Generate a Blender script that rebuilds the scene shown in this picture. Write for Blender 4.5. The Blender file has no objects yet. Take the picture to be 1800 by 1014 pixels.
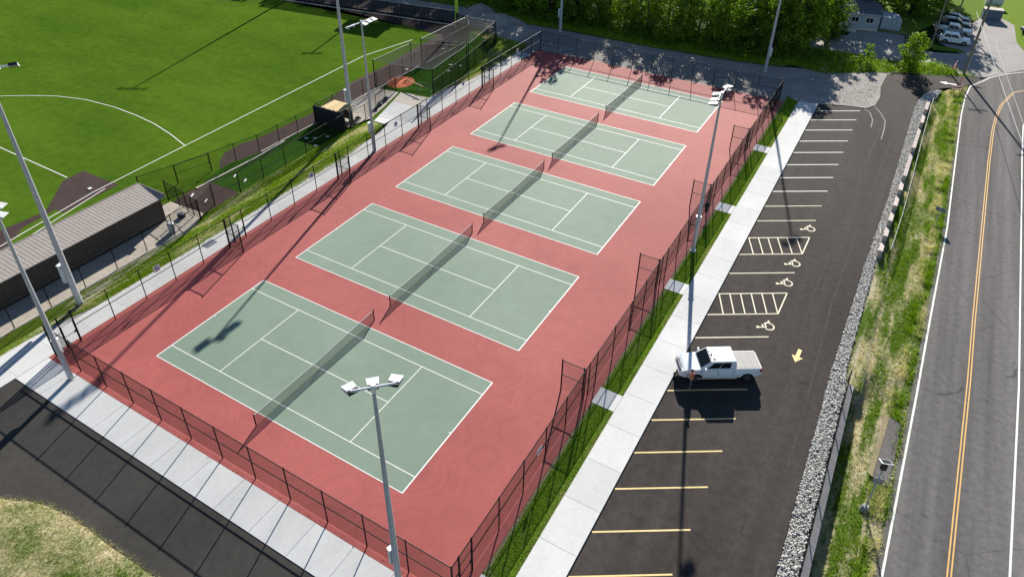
import bpy, bmesh, math, random
import numpy as np
from mathutils import Vector, Matrix, Euler
random.seed(7); RNG = np.random.default_rng(7)
S = bpy.context.scene
COL = S.collection
R = math.radians

# ------------------------------------------------------------------ camera
cam_d = bpy.data.cameras.new('camera'); cam = bpy.data.objects.new('camera', cam_d); COL.objects.link(cam)
cam_d.sensor_width = 36; cam_d.lens = 25.054; cam_d.shift_y = -0.07477
cam_d.clip_start = 0.5; cam_d.clip_end = 3000
_yaw, _pitch, _roll = -0.5185, 0.5743, 0.0151
_fw = Vector((math.sin(_yaw)*math.cos(_pitch), math.cos(_yaw)*math.cos(_pitch), -math.sin(_pitch)))
_r0 = Vector((math.cos(_yaw), -math.sin(_yaw), 0)); _u0 = _r0.cross(_fw)
_r = math.cos(_roll)*_r0 + math.sin(_roll)*_u0; _u = -math.sin(_roll)*_r0 + math.cos(_roll)*_u0
_m = Matrix((( _r.x, _u.x, -_fw.x, 43.6133), (_r.y, _u.y, -_fw.y, -21.2396), (_r.z, _u.z, -_fw.z, 39.6925), (0, 0, 0, 1)))
cam.matrix_world = _m
S.camera = cam

# ------------------------------------------------------------------ world, sun, exposure
SUN_EL, SUN_AZ = R(25.2), R(163.2 + 180)      # azimuth clockwise from +Y, where the sun stands
w = bpy.data.worlds.new('World'); S.world = w; w.use_nodes = True
nt = w.node_tree; bg = nt.nodes['Background']
sky = nt.nodes.new('ShaderNodeTexSky'); sky.sky_type = 'NISHITA'; sky.sun_disc = False
sky.sun_elevation = SUN_EL; sky.sun_rotation = SUN_AZ; sky.dust_density = 0.0; sky.ozone_density = 2.5
nt.links.new(sky.outputs[0], bg.inputs[0]); bg.inputs[1].default_value = 0.056
sd = bpy.data.lights.new('sun', 'SUN'); sun = bpy.data.objects.new('sun', sd); COL.objects.link(sun)
sd.energy = 5.0; sd.angle = R(0.53); sd.color = (1.0, 0.94, 0.84)
_sv = Vector((math.sin(SUN_AZ)*math.cos(SUN_EL), math.cos(SUN_AZ)*math.cos(SUN_EL), math.sin(SUN_EL)))
sun.rotation_euler = _sv.to_track_quat('Z', 'Y').to_euler(); sun.location = _sv*200
S.view_settings.view_transform = 'Standard'; S.view_settings.look = 'None'
S.view_settings.gamma = 1; S.view_settings.use_curve_mapping = False
S.view_settings.exposure = 0.97
try:
    S.cycles.transparent_max_bounces = 24; S.cycles.max_bounces = 6; S.cycles.use_denoising = True
except Exception: pass

# ------------------------------------------------------------------ materials
MATS = {}
def _mat(name):
    m = bpy.data.materials.new(name); m.use_nodes = True
    n = m.node_tree.nodes; b = n['Principled BSDF']
    MATS[name] = m
    return m, n, m.node_tree.links, b
def plain(name, col, rough=0.6, metal=0.0, spec=0.5, emit=None):
    m, n, l, b = _mat(name)
    b.inputs['Base Color'].default_value = (*col, 1); b.inputs['Roughness'].default_value = rough
    b.inputs['Metallic'].default_value = metal; b.inputs['Specular IOR Level'].default_value = spec
    return m
def noise(n, l, pos, scale, detail=4, rough=0.6, stretch=None, rot=0):
    src = pos
    if stretch or rot:
        mp = n.new('ShaderNodeMapping'); mp.inputs['Scale'].default_value = stretch or (1, 1, 1); mp.inputs['Rotation'].default_value = (0, 0, rot)
        l.new(pos, mp.inputs[0]); src = mp.outputs[0]
    t = n.new('ShaderNodeTexNoise'); t.inputs['Scale'].default_value = scale; t.inputs['Detail'].default_value = detail
    t.inputs['Roughness'].default_value = rough; l.new(src, t.inputs['Vector']); return t.outputs['Fac']
def ramp(n, l, fac, stops):
    r = n.new('ShaderNodeValToRGB'); e = r.color_ramp.elements
    while len(e) > len(stops): e.remove(e[-1])
    while len(e) < len(stops): e.new(0.5)
    for k, (p, c) in enumerate(stops): e[k].position = p; e[k].color = (*c, 1)
    l.new(fac, r.inputs[0]); return r.outputs[0]
def mix(n, l, fac, a, b, kind='MIX'):
    x = n.new('ShaderNodeMix'); x.data_type = 'RGBA'; x.blend_type = kind
    if isinstance(fac, (int, float)): x.inputs[0].default_value = fac
    else: l.new(fac, x.inputs[0])
    for v, i in ((a, 6), (b, 7)):
        if isinstance(v, tuple): x.inputs[i].default_value = (*v, 1)
        else: l.new(v, x.inputs[i])
    return x.outputs[2]
def math_n(n, l, op, a, b=None, c=None):
    x = n.new('ShaderNodeMath'); x.operation = op
    for v, i in ((a, 0), (b, 1), (c, 2)):
        if v is None: continue
        if isinstance(v, (int, float)): x.inputs[i].default_value = v
        else: l.new(v, x.inputs[i])
    return x.outputs[0]
def wpos(n): return n.new('ShaderNodeNewGeometry').outputs['Position']
def bump(n, l, b, h, strength=0.3, dist=0.02):
    x = n.new('ShaderNodeBump'); x.inputs['Strength'].default_value = strength; x.inputs['Distance'].default_value = dist
    l.new(h, x.inputs['Height']); l.new(x.outputs[0], b.inputs['Normal'])
def mottled(name, ca, cb, s1=0.35, s2=8.0, rough=0.85, spec=0.3, bs=0.25, bd=0.01, stretch=None, s3=60, amt=0.5, rnd=0.0, lo=.35, hi=.65, bscale=40):
    """two colours over large patches, a fine grain and a small bump; rnd varies the tone by object"""
    m, n, l, b = _mat(name); p = wpos(n)
    f1 = noise(n, l, p, s1, 5, .6, stretch); f2 = noise(n, l, p, s2, 4, .65)
    c = ramp(n, l, f1, [(lo, ca), (hi, cb)])
    c = mix(n, l, amt, c, ramp(n, l, f2, [(.3, tuple(v*.78 for v in ca)), (.7, tuple(min(1, v*1.15) for v in cb))]))
    f3 = noise(n, l, p, s3, 2, .5)
    c = mix(n, l, .35, c, ramp(n, l, f3, [(.3, (.78,)*3), (.7, (1.18,)*3)]), 'MULTIPLY')
    if rnd:
        oi = n.new('ShaderNodeObjectInfo'); k = math_n(n, l, 'MULTIPLY_ADD', oi.outputs['Random'], rnd, 1-rnd/2)
        cc = n.new('ShaderNodeCombineColor')
        for i in range(3): l.new(k, cc.inputs[i])
        c = mix(n, l, 1.0, c, cc.outputs[0], 'MULTIPLY')
    l.new(c, b.inputs['Base Color']); b.inputs['Roughness'].default_value = rough; b.inputs['Specular IOR Level'].default_value = spec
    if bs: bump(n, l, b, noise(n, l, p, bscale, 4, .6), bs, bd)
    return m

def court_paint(name, c, dark, arcs=0.0):
    m, n, l, b = _mat(name); p = wpos(n)
    f1 = noise(n, l, p, .09, 4, .55); f2 = noise(n, l, p, .9, 6, .7); f3 = noise(n, l, p, 90, 2)
    col = ramp(n, l, f1, [(.35, dark), (.62, c)])
    col = mix(n, l, .5, col, ramp(n, l, f2, [(.35, (.90,)*3), (.65, (1.08,)*3)]), 'MULTIPLY')
    col = mix(n, l, .3, col, ramp(n, l, f3, [(.35, (.9,)*3), (.65, (1.1,)*3)]), 'MULTIPLY')
    if arcs:
        # squeegee sweeps: concentric arcs repeating every few metres along the court side
        v = n.new('ShaderNodeTexVoronoi'); v.inputs['Scale'].default_value = .27; v.inputs['Randomness'].default_value = .75
        wb = n.new('ShaderNodeTexNoise'); wb.inputs['Scale'].default_value = .35; wb.inputs['Detail'].default_value = 1; l.new(p, wb.inputs['Vector'])
        l.new(mix(n, l, .55, p, wb.outputs['Color'], 'LINEAR_LIGHT'), v.inputs['Vector'])
        t = n.new('ShaderNodeTexNoise'); t.noise_dimensions = '1D'; t.inputs['Scale'].default_value = 11; t.inputs['Detail'].default_value = 4
        l.new(v.outputs['Distance'], t.inputs['W'])
        patch = math_n(n, l, 'MULTIPLY', noise(n, l, p, .16, 3), arcs*.7)
        col = mix(n, l, patch, col, mix(n, l, 1.0, col, ramp(n, l, t.outputs['Fac'], [(.36, (.90,)*3), (.68, (1.22,)*3)]), 'MULTIPLY'))
    st = noise(n, l, p, .33, 6, .75); col = mix(n, l, .7, col, ramp(n, l, st, [(.30, (.86, .87, .88)), (.42, (1, 1, 1)), (.62, (1, 1, 1)), (.72, (1.10, 1.09, 1.08))]), 'MULTIPLY')
    sc = noise(n, l, p, 5, 5, .85, (1, .3, 1), .4); col = mix(n, l, .5, col, ramp(n, l, sc, [(.68, (1, 1, 1)), (.76, (.80, .80, .80))]), 'MULTIPLY')
    l.new(col, b.inputs['Base Color']); b.inputs['Roughness'].default_value = .80; b.inputs['Specular IOR Level'].default_value = .30
    bump(n, l, b, noise(n, l, p, 120, 2), .25, .004)
    return m
court_paint('red_acrylic', (.362, .090, .083), (.305, .069, .065), 1.0)
court_paint('green_acrylic', (.195, .262, .205), (.168, .234, .180), .0)
mottled('line_paint', (.74, .74, .70), (.82, .82, .80), 2, 14, .6, .4, .1)
mottled('stall_paint_yellow', (.72, .53, .20), (.86, .68, .34), 2, 14, .7, .3, .1)
mottled('stall_paint_pale', (.66, .58, .42), (.82, .76, .60), 2, 14, .7, .3, .1)
mottled('road_paint_yellow', (.62, .36, .10), (.78, .48, .17), 2, 9, .7, .3, .1)
mottled('worn_chalk', (.16, .15, .14), (.26, .25, .24), 2, 9, .8, .3, .1)
mottled('new_asphalt', (.034, .029, .027), (.062, .054, .049), .16, 1.7, .92, .16, .5, .012, (1, .3, 1), s3=45, amt=.45, bscale=70)
mottled('dusty_asphalt', (.040, .035, .032), (.070, .062, .057), .5, 3, .92, .16, .5, .012, s3=45, bscale=70)
mottled('lane_asphalt', (.036, .034, .032), (.060, .056, .051), .16, 1.7, .92, .16, .5, .012, (1, .3, 1), s3=45, amt=.35, bscale=70)
mottled('road_asphalt', (.098, .093, .093), (.145, .138, .136), .45, 2.2, .92, .15, .5, .012, (1.4, .10, 1), s3=30, amt=.5, bscale=60)
def cracks(name, k=.45, scale=.14, lanes=0):
    m = MATS[name]; n, l = m.node_tree.nodes, m.node_tree.links; b = n['Principled BSDF']; src = b.inputs['Base Color'].links[0].from_socket; p = wpos(n)
    d = n.new('ShaderNodeTexNoise'); d.inputs['Scale'].default_value = .8; d.inputs['Detail'].default_value = 4; l.new(p, d.inputs['Vector'])
    v = n.new('ShaderNodeTexVoronoi'); v.feature = 'DISTANCE_TO_EDGE'; v.inputs['Scale'].default_value = scale
    l.new(mix(n, l, .12, p, d.outputs['Color'], 'LINEAR_LIGHT'), v.inputs['Vector'])
    e = n.new('ShaderNodeMapRange'); e.inputs[1].default_value = .0008; e.inputs[2].default_value = .0045; e.inputs[3].default_value = 1-k; e.inputs[4].default_value = 1; l.new(v.outputs['Distance'], e.inputs[0])
    cut = n.new('ShaderNodeMapRange'); cut.inputs[1].default_value = .45; cut.inputs[2].default_value = .55; l.new(noise(n, l, p, .25, 2), cut.inputs[0])
    f = math_n(n, l, 'MAXIMUM', e.outputs[0], cut.outputs[0]); cc = n.new('ShaderNodeCombineColor'); [l.new(f, cc.inputs[i]) for i in range(3)]
    c = mix(n, l, 1.0, src, cc.outputs[0], 'MULTIPLY')
    if lanes:
        sx = noise(n, l, p, 1.0, 3, .5, (.62, .018, 1)); c = mix(n, l, lanes, c, ramp(n, l, sx, [(.35, (.72,)*3), (.65, (1.38,)*3)]), 'MULTIPLY')
    sp = noise(n, l, p, 2.6, 6, .8); c = mix(n, l, .8, c, ramp(n, l, sp, [(.66, (1, 1, 1)), (.78, (1.7, 1.65, 1.6))]), 'MULTIPLY')
    oil = noise(n, l, p, 1.15, 3, .6); c = mix(n, l, .8, c, ramp(n, l, oil, [(.66, (1, 1, 1)), (.74, (.55, .55, .56))]), 'MULTIPLY')
    l.new(c, b.inputs['Base Color'])
cracks('road_asphalt', .45, .14, .9); cracks('new_asphalt', .12, .07, .35)
mottled('old_pavement', (.26, .245, .235), (.36, .34, .325), .3, 2.4, .9, .2, .3, .01, s3=30)
mottled('concrete', (.54, .545, .545), (.62, .625, .625), .5, 3, .85, .25, .05, .002, (1, .4, 1), rnd=.11, amt=.2)
mottled('warm_and_shade_concrete', (.42, .37, .31), (.54, .49, .42), .4, 3, .85, .3, .2, .004, rnd=.08)  # tan concrete, also the painted net shade of one walk slab
mottled('gravel', (.22, .205, .19), (.40, .375, .35), .35, 7, .95, .15, .9, .04, s3=22, amt=.6, bscale=14)
mottled('soil', (.060, .046, .034), (.13, .10, .075), .4, 6, .95, .1, .8, .03)
mottled('field_clay', (.040, .026, .024), (.070, .046, .043), .8, 6, .95, .15, .3, .01, amt=.4)
mottled('orange_mound', (.46, .12, .055), (.58, .17, .08), 1.2, 6, .95, .15, .3, .01)
mottled('artificial_turf', (.044, .096, .010), (.088, .158, .014), .045, .9, 1.0, .0, .12, .02, (1, 2.2, 1), s3=26, amt=.35, bscale=90)
mottled('dark_turf', (.026, .066, .010), (.038, .094, .014), .3, 2, 1.0, .0, .3, .02, amt=.4)
mottled('straw_turf', (.21, .175, .105), (.34, .29, .18), .5, 5, .95, .1, .8, .03)
mottled('galvanised', (.40, .43, .46), (.48, .51, .54), .8, 5, .5, .4, .0)
MATS['galvanised'].node_tree.nodes['Principled BSDF'].inputs['Metallic'].default_value = .15
mottled('pole_paint', (.52, .55, .57), (.60, .63, .65), .8, 5, .4, .5, .0)
plain('white_enamel', (.82, .83, .83), .35)
mottled('lamp_visor', (.50, .52, .53), (.60, .62, .63), 1, 6, .45, .4, .0)
plain('black_vinyl', (.008, .008, .009), .6, 0, .2)
plain('black_plastic', (.02, .02, .022), .5)
plain('lens_glass', (.05, .06, .07), .12, 0, .8)
mottled('roof_steel', (.32, .28, .25), (.37, .33, .295), 1, 6, .5, .4, .05)
mottled('brown_siding', (.060, .050, .042), (.085, .07, .058), 2, 9, .7, .3, .2, .004, (6, 6, .5))
mottled('pine_plank', (.52, .38, .19), (.68, .52, .28), 3, 12, .8, .2, .2, .004, (1, 8, 1), rnd=.25)
mottled('limestone', (.42, .405, .38), (.60, .59, .56), 4.0, 9, .9, .2, .3, .02, amt=.5, lo=.40, hi=.60)
mottled('wall_concrete', (.26, .25, .25), (.34, .33, .325), 1, 5, .9, .2, .3, .006, rnd=.08)
mottled('pink_block', (.36, .31, .295), (.47, .42, .40), 1.3, 6, .9, .2, .3, .006, rnd=.1)
mottled('tree_bark', (.035, .028, .020), (.065, .052, .04), 3, 9, .95, .1, .6, .02, (1, 1, .2))
mottled('utility_wood', (.20, .175, .14), (.28, .25, .20), 3, 9, .9, .1, .3, .01, (1, 1, .1))
plain('black_rubber', (.016, .016, .017), .85, 0, .2)
plain('alloy', (.45, .46, .48), .3, .9)
plain('chrome', (.7, .71, .72), .15, 1.0)
plain('car_white', (.74, .78, .82), .22, 0, .6)
plain('car_silver', (.42, .44, .46), .28, .5, .6)
plain('car_black', (.018, .019, .022), .18, 0, .7)
plain('car_charcoal', (.055, .058, .065), .2, .3, .7)
plain('car_glass', (.008, .010, .013), .10, 0, .25)
plain('light_vinyl', (.44, .425, .405), .75, 0, .2)
plain('red_lens', (.45, .02, .015), .25)
plain('clear_lens', (.62, .64, .66), .15)
plain('amber', (.8, .3, .02), .3)
plain('vest_orange', (.95, .14, .02), .7)
plain('vest_stripe', (.72, .74, .62), .4)
plain('trousers', (.075, .078, .10), .85)
plain('shirt_grey', (.60, .17, .10), .85)
plain('skin', (.50, .30, .21), .6)
plain('hair', (.035, .025, .018), .8)
plain('boots', (.06, .045, .03), .8)
plain('sign_blue', (.03, .07, .30), .5)
plain('sign_white', (.80, .82, .85), .5)
plain('sign_grey', (.16, .17, .22), .5)
plain('solar_cell', (.012, .018, .045), .15, 0, .8)
plain('safety_orange', (.80, .12, .03), .6)
plain('foul_yellow', (.42, .62, .05), .5)
plain('house_siding', (.36, .42, .47), .7)
plain('house_roof', (.10, .11, .13), .9)
plain('cream_panel', (.62, .58, .5), .7)
plain('dark_cloth', (.015, .013, .020), .9)
plain('bin_blue', (.10, .14, .20), .6)
plain('rust_top', (.42, .37, .34), .8)
plain('net_tape', (.62, .64, .70), .6)
plain('dark_strap', (.03, .03, .035), .7)
plain('wire_grey', (.45, .46, .45), .5, .4)
plain('tan_lever', (.60, .46, .22), .6)

def leafy(name, c1, c2, c3):
    m, n, l, b = _mat(name); p = wpos(n)
    f = noise(n, l, p, .55, 3); f2 = noise(n, l, p, 5, 2)
    oi = n.new('ShaderNodeObjectInfo')
    c = ramp(n, l, f2, [(.32, c1), (.5, c2), (.68, c3)])
    c = mix(n, l, .6, c, ramp(n, l, f, [(.3, (.70,)*3), (.7, (1.25,)*3)]), 'MULTIPLY')
    c = mix(n, l, 1.0, c, ramp(n, l, oi.outputs['Random'], [(0, (.82, .9, .8)), (1, (1.15, 1.08, 1.0))]), 'MULTIPLY')
    l.new(c, b.inputs['Base Color']); b.inputs['Roughness'].default_value = .6; b.inputs['Specular IOR Level'].default_value = .18
    tr = n.new('ShaderNodeBsdfTranslucent'); tc = mix(n, l, 1.0, c, (1.3, 1.5, .5), 'MULTIPLY'); l.new(tc, tr.inputs[0])
    ms = n.new('ShaderNodeMixShader'); ms.inputs[0].default_value = .38
    l.new(b.outputs[0], ms.inputs[1]); l.new(tr.outputs[0], ms.inputs[2]); l.new(ms.outputs[0], n['Material Output'].inputs[0])
    return m
leafy('leaf_deep', (.055, .115, .012), (.10, .175, .014), (.20, .29, .024))
leafy('leaf_bright', (.09, .16, .014), (.155, .25, .02), (.26, .36, .035))
leafy('leaf_lime', (.11, .19, .014), (.18, .28, .02), (.27, .37, .035))

def grassy(name, green, straw, lo, hi, scale=.5, stretch=(1, .35, 1), transl=.25):
    """the same straw and green patches on the blades as on the soil under them"""
    m, n, l, b = _mat(name); p = wpos(n)
    f = math_n(n, l, 'ADD', math_n(n, l, 'MULTIPLY', noise(n, l, p, scale, 5, .62, stretch), .72), math_n(n, l, 'MULTIPLY', noise(n, l, p, 3.2, 4, .7), .28))
    g = ramp(n, l, noise(n, l, p, 7, 3), [(.3, tuple(v*.62 for v in green)), (.7, tuple(v*1.35 for v in green))])
    s = ramp(n, l, noise(n, l, p, 9, 3), [(.3, tuple(v*.7 for v in straw)), (.7, tuple(min(1, v*1.2) for v in straw))])
    k = n.new('ShaderNodeMapRange'); k.inputs[1].default_value = lo; k.inputs[2].default_value = hi; l.new(f, k.inputs[0])
    c = mix(n, l, k.outputs[0], g, s)
    l.new(c, b.inputs['Base Color']); b.inputs['Roughness'].default_value = .95; b.inputs['Specular IOR Level'].default_value = .04
    if transl:
        tr = n.new('ShaderNodeBsdfTranslucent'); l.new(mix(n, l, 1.0, c, (1.2, 1.35, .6), 'MULTIPLY'), tr.inputs[0])
        ms = n.new('ShaderNodeMixShader'); ms.inputs[0].default_value = transl
        l.new(b.outputs[0], ms.inputs[1]); l.new(tr.outputs[0], ms.inputs[2]); l.new(ms.outputs[0], n['Material Output'].inputs[0])
    else: bump(n, l, b, noise(n, l, p, 16, 5, .7), 1.0, .08)
    return m
G1, ST = (.085, .150, .022), (.42, .37, .24)
grassy('verge_soil', (.085, .135, .022), (.50, .44, .31), .465, .575, .8, (1, .16, 1), transl=0)
grassy('verge_blades', (.21, .33, .018), (.70, .62, .42), .465, .575, .8, (1, .16, 1))
grassy('lawn_soil', (.12, .20, .02), (.28, .24, .15), .55, .70, transl=0)
grassy('lawn_blades', (.23, .37, .018), (.36, .36, .12), .55, .70)
grassy('bank_soil', (.12, .18, .018), (.50, .46, .32), .49, .59, .7, (1, .16, 1), transl=0)
grassy('bank_blades', (.27, .40, .02), (.66, .62, .36), .49, .59, .7, (1, .16, 1))
grassy('mound_soil', (.12, .19, .030), (.54, .48, .31), .36, .54, .33, (1, 1, 1), transl=0)
grassy('mound_blades', (.16, .24, .035), (.60, .54, .36), .36, .54, .33, (1, 1, 1))
grassy('far_lawn', (.15, .24, .020), (.24, .30, .05), .5, .8, transl=0)
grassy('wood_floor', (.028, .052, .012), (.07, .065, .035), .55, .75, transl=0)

def mesh_wire(name, cell, wire, col, rough=.5, diag=True, base=.0, amp=1.0):
    """woven wire / netting: real cells cut out of the sheet by UVs measured in metres"""
    m, n, l, b = _mat(name)
    b.inputs['Base Color'].default_value = (*col, 1); b.inputs['Roughness'].default_value = rough; b.inputs['Specular IOR Level'].default_value = .05
    uv = n.new('ShaderNodeUVMap'); sp = n.new('ShaderNodeSeparateXYZ'); l.new(uv.outputs[0], sp.inputs[0])
    if diag:
        a = math_n(n, l, 'ADD', sp.outputs[0], sp.outputs[1]); c = math_n(n, l, 'SUBTRACT', sp.outputs[0], sp.outputs[1]); cell *= 1.414; wire *= 1.414
    else: a, c = sp.outputs[0], sp.outputs[1]
    ms = []
    for v in (a, c):
        f = math_n(n, l, 'FRACT', math_n(n, l, 'DIVIDE', math_n(n, l, 'ADD', v, 500.0), cell))
        ms.append(math_n(n, l, 'LESS_THAN', f, wire/cell))
    k = math_n(n, l, 'MAXIMUM', *ms)
    k = math_n(n, l, 'MULTIPLY_ADD', k, amp, base)      # fine knit between the wires keeps far cells from shimmering
    g = n.new('ShaderNodeNewGeometry'); dt = n.new('ShaderNodeVectorMath'); dt.operation = 'DOT_PRODUCT'; l.new(g.outputs['True Normal'], dt.inputs[0]); l.new(g.outputs['Incoming'], dt.inputs[1])
    # round wires close up the holes when the sheet is crossed at a slant, for sight and sunlight alike
    cs = math_n(n, l, 'MAXIMUM', math_n(n, l, 'ABSOLUTE', dt.outputs['Value']), .12)
    k = math_n(n, l, 'SUBTRACT', 1.0, math_n(n, l, 'POWER', math_n(n, l, 'SUBTRACT', 1.0, k), math_n(n, l, 'DIVIDE', 1.0, cs)))
    l.new(k, b.inputs['Alpha'])
    return m
mesh_wire('chain_link', .050, .0058, (.010, .009, .010), .8, base=.15, amp=.16)
mesh_wire('tennis_netting', .045, .0095, (.010, .011, .011), .8, diag=False, base=.20, amp=.12)
mesh_wire('sport_netting', .045, .0035, (.028, .028, .031), .8, diag=True, base=.12, amp=.1)
mesh_wire('green_mesh', .045, .0035, (.015, .045, .018), .8, diag=True, base=.14, amp=.1)
mesh_wire('windscreen_cloth', .010, .0052, (.022, .019, .024), .9, diag=False, base=.55, amp=.3)

# ------------------------------------------------------------------ mesh builders
class MB:
    """collects faces; build() links them as ONE mesh object"""
    def __init__(s): s.v = []; s.f = []; s.mi = []; s.uv = {}; s.cur = 0
    def add(s, vs, fs, uv=None):
        o = len(s.v); s.v += [tuple(q) for q in vs]
        for k, f in enumerate(fs):
            if uv: s.uv[len(s.f)] = uv[k]
            s.f.append([o+i for i in f]); s.mi.append(s.cur)
        return s
    def box(s, x0, x1, y0, y1, z0, z1):
        return s.add([(x0,y0,z0),(x1,y0,z0),(x1,y1,z0),(x0,y1,z0),(x0,y0,z1),(x1,y0,z1),(x1,y1,z1),(x0,y1,z1)],
                     [(3,2,1,0),(4,5,6,7),(0,1,5,4),(1,2,6,5),(2,3,7,6),(3,0,4,7)])
    def obox(s, c, sx, sy, sz, rz=0, tilt=None):
        """box centred at c, turned by rz (and by a further Euler tilt)"""
        m = Matrix.Rotation(rz, 3, 'Z')
        if tilt: m = m @ Euler(tilt).to_matrix()
        vs = [Vector(c) + m @ Vector((a*sx/2, b*sy/2, d*sz/2)) for d in (-1, 1) for a, b in ((-1,-1),(1,-1),(1,1),(-1,1))]
        return s.add(vs, [(3,2,1,0),(4,5,6,7),(0,1,5,4),(1,2,6,5),(2,3,7,6),(3,0,4,7)])
    def hexa(s, bot, top):
        return s.add(list(bot)+list(top), [(3,2,1,0),(4,5,6,7),(0,1,5,4),(1,2,6,5),(2,3,7,6),(3,0,4,7)])
    def tube(s, p, q, r0, r1=None, n=8, caps=True):
        p, q = Vector(p), Vector(q); r1 = r0 if r1 is None else r1; d = (q-p)
        if d.length < 1e-6: return s
        d.normalize(); a = d.orthogonal().normalized(); b = d.cross(a)
        vs = [p + (a*math.cos(t)+b*math.sin(t))*r0 for t in [2*math.pi*i/n for i in range(n)]]
        vs += [q + (a*math.cos(t)+b*math.sin(t))*r1 for t in [2*math.pi*i/n for i in range(n)]]
        fs = [(i, (i+1) % n, n+(i+1) % n, n+i) for i in range(n)]
        if caps: fs += [tuple(range(n-1, -1, -1)), tuple(range(n, 2*n))]
        return s.add(vs, fs)
    def prism(s, poly, z0, z1):
        n = len(poly); zt = z1 if isinstance(z1, (list, tuple)) else [z1]*n
        vs = [(x, y, z0) for x, y in poly] + [(x, y, zt[i]) for i, (x, y) in enumerate(poly)]
        return s.add(vs, [tuple(range(n-1, -1, -1)), tuple(range(n, 2*n))] + [(i, (i+1) % n, n+(i+1) % n, n+i) for i in range(n)])
    def sheet(s, poly, z):
        zt = z if isinstance(z, (list, tuple)) else [z]*len(poly)
        return s.add([(x, y, zt[i]) for i, (x, y) in enumerate(poly)], [tuple(range(len(poly)))])
    def strip(s, pts, width, z):
        """a painted band of constant width along a polyline"""
        P = [Vector((*p, 0)) for p in pts]; L, Rr = [], []
        for i, p in enumerate(P):
            t = (P[min(i+1, len(P)-1)] - P[max(i-1, 0)]).normalized(); nrm = Vector((-t.y, t.x, 0))*width/2
            L.append(p+nrm); Rr.append(p-nrm)
        zz = z if callable(z) else (lambda x, y: z)
        vs = [(q.x, q.y, zz(q.x, q.y)) for q in Rr] + [(q.x, q.y, zz(q.x, q.y)) for q in L]; n = len(P)
        return s.add(vs, [(i, i+1, n+i+1, n+i) for i in range(n-1)])
    def panel(s, p, q, z0, z1):
        """upright sheet from p to q with UVs in metres"""
        L = math.hypot(q[0]-p[0], q[1]-p[1])
        z0b, z0e = z0 if isinstance(z0, tuple) else (z0, z0); z1b, z1e = z1 if isinstance(z1, tuple) else (z1, z1)
        return s.add([(p[0],p[1],z0b),(q[0],q[1],z0e),(q[0],q[1],z1e),(p[0],p[1],z1b)], [(0,1,2,3)], [[(0,z0b),(L,z0e),(L,z1e),(0,z1b)]])
    def ball(s, c, r, n=8, m=5, sc=(1, 1, 1)):
        vs = [(c[0], c[1], c[2]-r*sc[2])]
        for j in range(1, m):
            ph = -math.pi/2 + math.pi*j/m
            for i in range(n):
                t = 2*math.pi*i/n; vs.append((c[0]+r*sc[0]*math.cos(ph)*math.cos(t), c[1]+r*sc[1]*math.cos(ph)*math.sin(t), c[2]+r*sc[2]*math.sin(ph)))
        vs.append((c[0], c[1], c[2]+r*sc[2])); k = len(vs)-1
        fs = [(0, 1+(i+1) % n, 1+i) for i in range(n)]
        for j in range(m-2):
            for i in range(n): a = 1+j*n; fs.append((a+i, a+(i+1) % n, a+n+(i+1) % n, a+n+i))
        a = 1+(m-2)*n; fs += [(a+i, a+(i+1) % n, k) for i in range(n)]
        return s.add(vs, fs)
    def mesh(s, name, mats, smooth=False):
        me = bpy.data.meshes.new(name); me.from_pydata(s.v, [], s.f)
        for mt in (mats if isinstance(mats, (list, tuple)) else [mats]): me.materials.append(MATS[mt] if isinstance(mt, str) else mt)
        if len(me.polygons) == len(s.mi) and any(s.mi): me.polygons.foreach_set('material_index', s.mi)
        if s.uv:
            lay = me.uv_layers.new(name='UVMap')
            for fi, uvs in s.uv.items():
                pl = me.polygons[fi]
                for k, li in enumerate(pl.loop_indices): lay.data[li].uv = uvs[k]
        if smooth: me.polygons.foreach_set('use_smooth', [True]*len(me.polygons))
        me.update(); return me
    def build(s, name, mats, parent=None, smooth=False, bevel=0, seg=2):
        o = bpy.data.objects.new(name, s.mesh(name, mats, smooth)); COL.objects.link(o)
        if parent is not None: o.parent = parent
        if bevel:
            b = o.modifiers.new('bevel', 'BEVEL'); b.width = bevel; b.segments = seg; b.limit_method = 'ANGLE'; b.angle_limit = R(40)
        return o
def tag(o, label=None, cat=None, group=None, kind=None):
    if label: o['label'] = label
    if cat: o['category'] = cat
    if group: o['group'] = group
    if kind: o['kind'] = kind
    return o
def thing(name, label, cat, loc=(0, 0, 0), rz=0, group=None):
    o = bpy.data.objects.new(name, None); COL.objects.link(o); o.location = loc; o.rotation_euler = (0, 0, rz)
    o.empty_display_size = .3
    return tag(o, label, cat, group)
def dup(src, loc=None, rz=None, label=None, scale=None):
    """a copy of a thing together with copies of its parts and sub-parts"""
    def cp(o, par):
        c = o.copy(); COL.objects.link(c)
        if par is not None: c.parent = par; c.matrix_parent_inverse = o.matrix_parent_inverse.copy()
        for ch in KIDS.get(o, list(o.children)): cp(ch, c)
        return c
    c = cp(src, None)
    if loc is not None: c.location = loc
    if rz is not None: c.rotation_euler = (0, 0, rz)
    if scale is not None: c.scale = scale if isinstance(scale, tuple) else (scale,)*3
    if label: c['label'] = label
    return c
KIDS = {}
def struct(mb, name, mats, **k): return tag(mb.build(name, mats, **k), kind='structure')
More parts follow.
